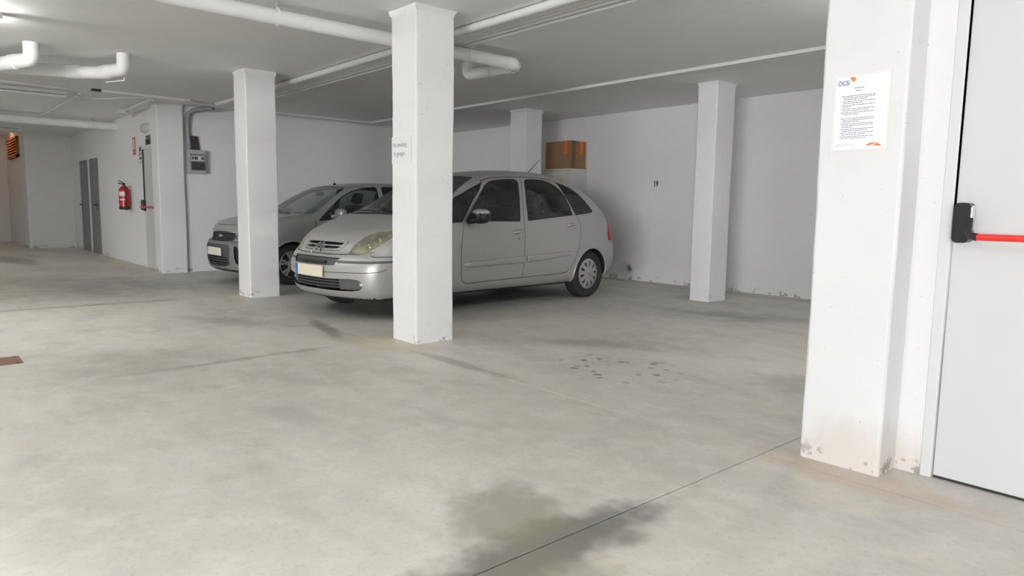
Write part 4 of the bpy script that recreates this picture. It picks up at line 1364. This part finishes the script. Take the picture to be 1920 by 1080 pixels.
        fs_ = panel_obj('fog_lamp_surround', parts['fog_lamp_surround'], s, 'trim', root)
        fg = B.solve([(.655, .372)], 'N')[0]
        f = MB().ellipsoid((fg[0] + .05, -s * (fg[1] - .012), fg[2]), (.03, .034, .034), 18, 10)
        sub('fog_lamp', f, 'bulb', fs_)
    # inner lining of the cabin
    lin_v = []
    for nm in ('body', 'front_door', 'rear_door'):
        v, n, t, au = parts[nm]
        c = v[t].mean(1)
        keep = (c[:, 0] > .95) & (c[:, 0] < 4.0) & (c[:, 2] > .36)
        panel_obj('cabin_lining', (v, n, t[keep], False), 0, 'cabin', root, -.028)
    # slats in the lower grille, teeth of the black insert
    for z in (.335, .366, .397):
        P = B.solve([(v, z) for v in np.linspace(0, .41, 10)], 'N')
        pts = [(p[0] + .022, -p[1], p[2]) for p in P]
        pts = [(x, -y, z_) for x, y, z_ in pts[::-1]][:-1] + pts
        MB().tube(pts, .0075, 6).build('grille_slat', 'bumper3', root)
    P = B.solve([(v, .585) for v in np.linspace(0, .26, 8)], 'N')
    pts = [(p[0] + .003, -p[1], p[2]) for p in P]
    pts = [(x, -y, z_) for x, y, z_ in pts[::-1]][:-1] + pts
    MB().tube(pts, .017, 8).build('intake_slot', 'dark', root)
    # emblem: two chevrons following the nose
    def chev(z0):
        m = MB()
        for sg in (-1, 1):
            L = B.solve([(abs(v), z0 + .075 - abs(v) * .80) for v in np.linspace(0, .092, 6)], 'N')
            Q = []
            for p, v in zip(L, np.linspace(0, .092, 6)):
                Q.append((p[0] - .006, sg * v, p[2]))
            for a in range(5):
                (x0, y0, w0), (x1, y1, w1) = Q[a], Q[a + 1]
                h = .021
                vs = [(x0 - .012, y0, w0), (x1 - .012, y1, w1), (x1 - .012 + .004, y1, w1 - h), (x0 - .012 + .004, y0, w0 - h), (x0 + .02, y0, w0), (x1 + .02, y1, w1), (x1 + .02, y1, w1 - h), (x0 + .02, y0, w0 - h)]
                m.add(vs, [(0, 1, 2, 3), (7, 6, 5, 4), (0, 4, 5, 1), (3, 2, 6, 7), (1, 5, 6, 2), (0, 3, 7, 4)])
        return m
    e = chev(.713).build('emblem', 'badge', root)
    sub('chevron', chev(.672), 'badge', e)
    # number plate (blank)
    pl = MB().box(-.012, .004, -.26, .26, .433, .545, .003).build('number_plate', 'plate', root)
    sub('blue_band', MB().box(-.0135, -.011, .218, .262, .4345, .5435), 'blue', pl)
    MB().box(0, .03, -.23, .23, .44, .54).build('plate_holder', 'dark', root)
    wheel_wells(root, B, AX, .31, .345)
    for a in AX:
        for s in (-1, 1): wheel(root, a, s, .312, .312, .19, .195, 'slots')
    # mirrors
    for s in (-1, 1):
        m = MB().ellipsoid((1.50, s * .965, 1.055), (.085, .115, .078), 24, 14, .8).tube([(1.44, s * .83, 1.0), (1.47, s * .93, 1.02)], .035, 10).build('door_mirror', 'black', root)
        sub('mirror_cap', MB().ellipsoid((1.50, s * .97, 1.095), (.082, .105, .045), 24, 10, .85), PAINT, m)
    # wipers
    for (v0, v1, ue) in ((.52, -.08, .955), (-.10, -.62, .955)):
        Q = B.solve([(.868 + (ue - .868) * k / 7, abs(v0 + (v1 - v0) * k / 7)) for k in range(8)], 'T')
        MB().tube([(q[0], -(v0 + (v1 - v0) * k / 7), q[2] + .012) for k, q in enumerate(Q)], .008, 6).build('wiper', 'black', root)
    z = float(B.solve([(3.2, 0.0)], 'T')[0, 2])
    a = MB().lathe([(.03, z - .01), (.025, z + .012), (.01, z + .03), (0, z + .03)], (3.2, 0, 0), 'z', 14).build('antenna', 'black', root)
    sub('whip', MB().tube([(3.2, 0, z + .02), (3.48, 0, z + .245)], [.006, .004], 8), 'trim', a)
    cabin(root, B, .9, 3.9, 1.05, 1.5)
    return root
build_picasso()

def build_rear_car():
    global PAINT
    PAINT = 'silver2'
    sp = dict(length=4.02, crown=.05, spine=(1.35, 3.0),
        profile=[(.06, .195), (.01, .28), (-.01, .42), (-.005, .555), (.025, .61), (.075, .65), (.09, .72), (.125, .82), (.2, .885), (.36, .935), (.62, .98), (.92, 1.03), (1.15, 1.13), (1.5, 1.335), (1.75, 1.45), (2.1, 1.51), (2.6, 1.53), (3.1, 1.505), (3.5, 1.44), (3.72, 1.35), (3.86, 1.1), (3.93, .85), (4.0, .66), (4.02, .5), (3.97, .34), (3.85, .26), (3.3, .23), (2.1, .215), (.8, .2)],
        section=[(.1, .76), (.2, .79), (.3, .83), (.45, .85), (.6, .855), (.75, .853), (.9, .84), (1.0, .82), (1.2, .745), (1.4, .66), (1.55, .59), (1.7, .5)],
        plan=[(-.2, .9), (.3, .965), (.8, .995), (1.4, 1.0), (3.0, 1.0), (3.7, .985), (4.3, .94)],
        k=.10, nose=(.22, 1.6, 2.4), tail=(.12, .9, 2.6))
    B = Body(sp)
    root = car_root('hatchback_car', (-10.41, 3.42), -.7, 'grey hatchback parked next to the back wall, half hidden by a pillar')
    R = []
    fw_ = [(1.205, .937), (1.35, 1.073), (1.609, 1.271), (1.72, 1.33), (1.82, 1.375), (2.03, 1.432), (2.25, 1.455), (2.29, 1.44), (2.29, .985), (1.40, .945), (1.241, .922)]
    rw = [(2.37, .99), (2.37, 1.44), (2.41, 1.462), (2.8, 1.462), (3.05, 1.43), (3.13, 1.36), (3.20, 1.03)]
    qw = [(3.28, 1.04), (3.22, 1.34), (3.28, 1.38), (3.50, 1.32), (3.58, 1.12), (3.56, 1.06)]
    for nm, p in (('front_window', fw_), ('rear_window', rw), ('quarter_window', qw)):
        R.append(Region(nm, inset(p, .014), 'S', off=-.004))
        R.append(Region(nm + '_seal', p, 'S', off=-.002))
    AX = (.795, 3.28)
    for a in AX: R.append(Region('arch', circle(a, .30, .335, 48), 'S', cut=True))
    R.append(Region('cowl', [(.86, 0), (.86, .2), (.90, .45), (.98, .64), (1.04, .64), (.95, .45), (.915, .2), (.91, 0)], 'T', off=-.004))
    R.append(Region('windscreen', [(.89, 0, 1.022), (.89, .2, 1.02), (.93, .45, 1.02), (1.0, .65, 1.015), (1.07, .77, 1.01), (1.12, .79, 1.02), (1.22, .775, 1.07), (1.508, .695, 1.272), (1.70, .63, 1.39), (1.755, .59, 1.42), (1.77, .45, 1.437), (1.76, .2, 1.45), (1.755, 0, 1.455)], off=-.004))
    R.append(Region('tailgate_window', [(3.90, 0, 1.0), (3.88, .5, 1.0), (3.83, .62, 1.05), (3.74, .55, 1.30), (3.72, .4, 1.34), (3.73, 0, 1.345)], off=-.004))
    R.append(Region('headlight', [(.12, .445, .66), (.135, .465, .735), (.2, .6, .775), (.30, .74, .79), (.44, .815, .80), (.42, .82, .76), (.32, .79, .70), (.22, .71, .66), (.15, .55, .645)], off=.001))
    R.append(Region('tail_light', [(3.80, .80, .80), (3.78, .76, 1.0), (3.74, .67, 1.25), (3.80, .60, 1.25), (3.88, .64, 1.0), (3.92, .66, .80)], off=.003))
    R.append(Region('upper_grille', [(0, .757), (.2, .754), (.43, .740), (.455, .70), (.425, .633), (.2, .623), (0, .620)], 'N', off=-.02))
    R.append(Region('lower_grille', [(0, .40), (.36, .40), (.38, .33), (.33, .285), (0, .275)], 'N', off=-.03))
    R.append(Region('bumper_centre', [(0, .578), (.41, .578), (.447, .518), (.435, .30), (.3, .262), (0, .252)], 'N', off=-.008))
    R.append(Region('fog_lamp_surround', [(.545, .56), (.60, .56), (.655, .5), (.64, .33), (.582, .31), (.55, .39)], 'N', off=-.02))
    R.append(Region('bumper_lip', [(0, .243), (.3, .241), (.58, .243), (.58, .228), (.3, .226), (0, .228)], 'N', off=.004))
    def seam(line, proj='S', w=.008): R.append(Region('panel_gap', ribbon(line, w), proj, off=-.006))
    seam([(1.16, .93), (1.13, .75), (1.12, .50), (1.16, .36), (1.25, .33), (2.33, .33), (2.33, .985)])
    seam([(2.33, .33), (2.80, .33), (2.93, .42), (3.10, .65), (3.24, .80), (3.24, 1.03)])
    seam([(0, .853), (.25, .852), (.34, .85)], 'N', .007)
    seam([(0, .622), (.3, .622), (.6, .623), (.72, .624)], 'N', .006)
    low = [tuple(p) for p in B.solve([(v, .222) for v in np.linspace(0, .62, 14)], 'N')] + [tuple(p) for p in B.solve([(u, .222) for u in np.linspace(.36, 3.85, 60)], 'S')]
    seam_low = np.array(low)
    R.append(Region('underbody', np.concatenate([seam_low + (0, 0, .002), (seam_low - (0, 0, .002))[::-1]])))
    seam([(.24, .60), (.45, .74), (.8, .755), (1.0, .75)], 'T', .007)
    R.append(Region('front_door', [(1.16, .93), (1.13, .75), (1.12, .50), (1.16, .36), (1.25, .33), (2.33, .33), (2.33, 1.475), (2.05, 1.455), (1.80, 1.39), (1.58, 1.27), (1.30, 1.05)], 'S'))
    R.append(Region('rear_door', [(2.33, .33), (2.80, .33), (2.93, .42), (3.10, .65), (3.24, .80), (3.24, 1.03), (3.17, 1.37), (3.05, 1.45), (2.8, 1.48), (2.33, 1.475)], 'S'))
    R.append(Region('hood', [(.17, 0, .855), (.172, .25, .855), (.20, .45, .85), (.26, .61, .84), (.45, .745, .91), (.8, .755, .97), (1.02, .745, 1.01), (.97, .62, 1.01), (.88, .4, 1.015), (.86, 0, 1.015)]))
    preds = [('underbody', lambda p: (p[:, 2] < .222) & (p[:, 1] < .78)),
             ('front_bumper', lambda p: (p[:, 0] < .50) & (p[:, 2] < .625)),
             ('rear_bumper', lambda p: (p[:, 0] > 3.6) & (p[:, 2] < .62)),
             ('sill_cladding', lambda p: (p[:, 0] > 1.05) & (p[:, 0] < 3.0) & (p[:, 2] < .33))]
    parts = cut_body(B, R, preds, .032)
    mats = {'windscreen': 'glass', 'tailgate_window': 'glass', 'cowl': 'black', 'upper_grille': 'dark', 'bumper_centre': 'bumper3', 'lower_grille': 'dark', 'panel_gap': 'dark', 'underbody': 'dark', 'front_bumper': 'bumper2', 'rear_bumper': 'bumper2', 'sill_cladding': 'bumper3', 'bumper_lip': 'chrome'}
    for nm in ('body', 'hood', 'front_bumper', 'rear_bumper', 'windscreen', 'tailgate_window', 'cowl', 'upper_grille', 'bumper_centre', 'lower_grille', 'panel_gap', 'underbody', 'sill_cladding', 'bumper_lip'):
        if nm in parts: panel_obj(nm, parts[nm], 0, mats.get(nm, PAINT), root)
    for s in (1, -1):
        fdo = panel_obj('front_door', parts['front_door'], s, PAINT, root)
        rdo = panel_obj('rear_door', parts['rear_door'], s, PAINT, root)
        for nm, par in (('front', fdo), ('rear', rdo)):
            panel_obj('window', parts[nm + '_window'], s, 'glass', par)
            panel_obj('window_seal', parts[nm + '_window_seal'], s, 'dark', par)
        for (par, u0, u1, z0) in ((fdo, 2.08, 2.25, .86), (rdo, 2.95, 3.11, .88)):
            y = float(B.solve([((u0 + u1) / 2, z0)], 'S')[0, 1])
            sub('door_handle', MB().tube([(u0, -s * (y + .002), z0), (u0 + .02, -s * (y + .022), z0), (u1 - .03, -s * (y + .022), z0 + .006), (u1, -s * (y + .002), z0 + .008)], .013, 10), PAINT, par)
        w = panel_obj('quarter_window', parts['quarter_window'], s, 'glass', root)
        panel_obj('window_seal', parts['quarter_window_seal'], s, 'dark', w)
        tl = panel_obj('tail_light', parts['tail_light'], s, 'red_lens', root)
        panel_obj('lamp_housing', parts['tail_light'], s, 'dark', tl, -.03)
        h = panel_obj('headlight', parts['headlight'], s, 'lens', root)
        panel_obj('lamp_bowl', parts['headlight'], s, 'hub', h, -.05)
        panel_obj('fog_lamp_surround', parts['fog_lamp_surround'], s, 'dark', root)
        m = MB().ellipsoid((1.50, s * .945, 1.04), (.075, .11, .072), 24, 14, .8).tube([(1.42, s * .82, .985), (1.47, s * .91, 1.01)], .03, 10).build('door_mirror', 'silver', root)
    for nm in ('body', 'front_door', 'rear_door'):
        v, n, t, au = parts[nm]
        c = v[t].mean(1)
        keep = (c[:, 0] > 1.0) & (c[:, 0] < 3.8) & (c[:, 2] > .36)
        panel_obj('cabin_lining', (v, n, t[keep], False), 0, 'cabin', root, -.028)
    for z in (.645, .675, .705, .735):
        P = B.solve([(v, z) for v in np.linspace(0, .42, 10)], 'N')
        pts = [(p[0] + .008, -p[1], p[2]) for p in P]
        pts = [(x, -y, z_) for x, y, z_ in pts[::-1]][:-1] + pts
        MB().tube(pts, .006, 6).build('grille_slat', 'bumper3', root)
    for z in (.30, .34, .375):
        P = B.solve([(v, z) for v in np.linspace(0, .35, 8)], 'N')
        pts = [(p[0] + .012, -p[1], p[2]) for p in P]
        pts = [(x, -y, z_) for x, y, z_ in pts[::-1]][:-1] + pts
        MB().tube(pts, .008, 6).build('bumper_slat', 'bumper3', root)
    g = B.solve([(0., .69)], 'N')[0]
    e = MB().ellipsoid((g[0] - .004, 0, .69), (.014, .062, .028), 24, 10).build('emblem', 'chrome', root)
    sub('badge_face', MB().ellipsoid((g[0] - .012, 0, .69), (.010, .046, .018), 20, 8), 'hub', e)
    pl = MB().box(-.028, -.012, -.26, .26, .416, .528, .003).build('number_plate', 'plate2', root)
    sub('band_mark', MB().box(-.0295, -.027, .222, .232, .47, .51), 'ink', pl)
    MB().box(-.014, .02, -.22, .22, .425, .52).build('plate_holder', 'dark', root)
    wheel_wells(root, B, AX, .30, .335)
    for a in AX:
        for s in (-1, 1): wheel(root, a, s, .302, .302, .19, .192, 'spokes')
    for (v0, v1, ue) in ((.50, -.06, .99), (-.08, -.60, 1.0)):
        Q = B.solve([(.905 + (ue - .905) * k / 7, abs(v0 + (v1 - v0) * k / 7)) for k in range(8)], 'T')
        MB().tube([(q[0], -(v0 + (v1 - v0) * k / 7), q[2] + .012) for k, q in enumerate(Q)], .008, 6).build('wiper', 'black', root)
    z = float(B.solve([(1.90, 0.0)], 'T')[0, 2])
    MB().lathe([(.025, z - .008), (.02, z + .02), (.008, z + .035), (0, z + .035)], (1.90, 0, 0), 'z', 12).build('antenna', 'black', root)
    cabin(root, B, 1.0, 3.7, 1.12, 1.4)
    MB().box(1.62, 1.66, -.11, .11, 1.30, 1.37, .015).build('rear_view_mirror', 'black', root)
    return root
build_rear_car()
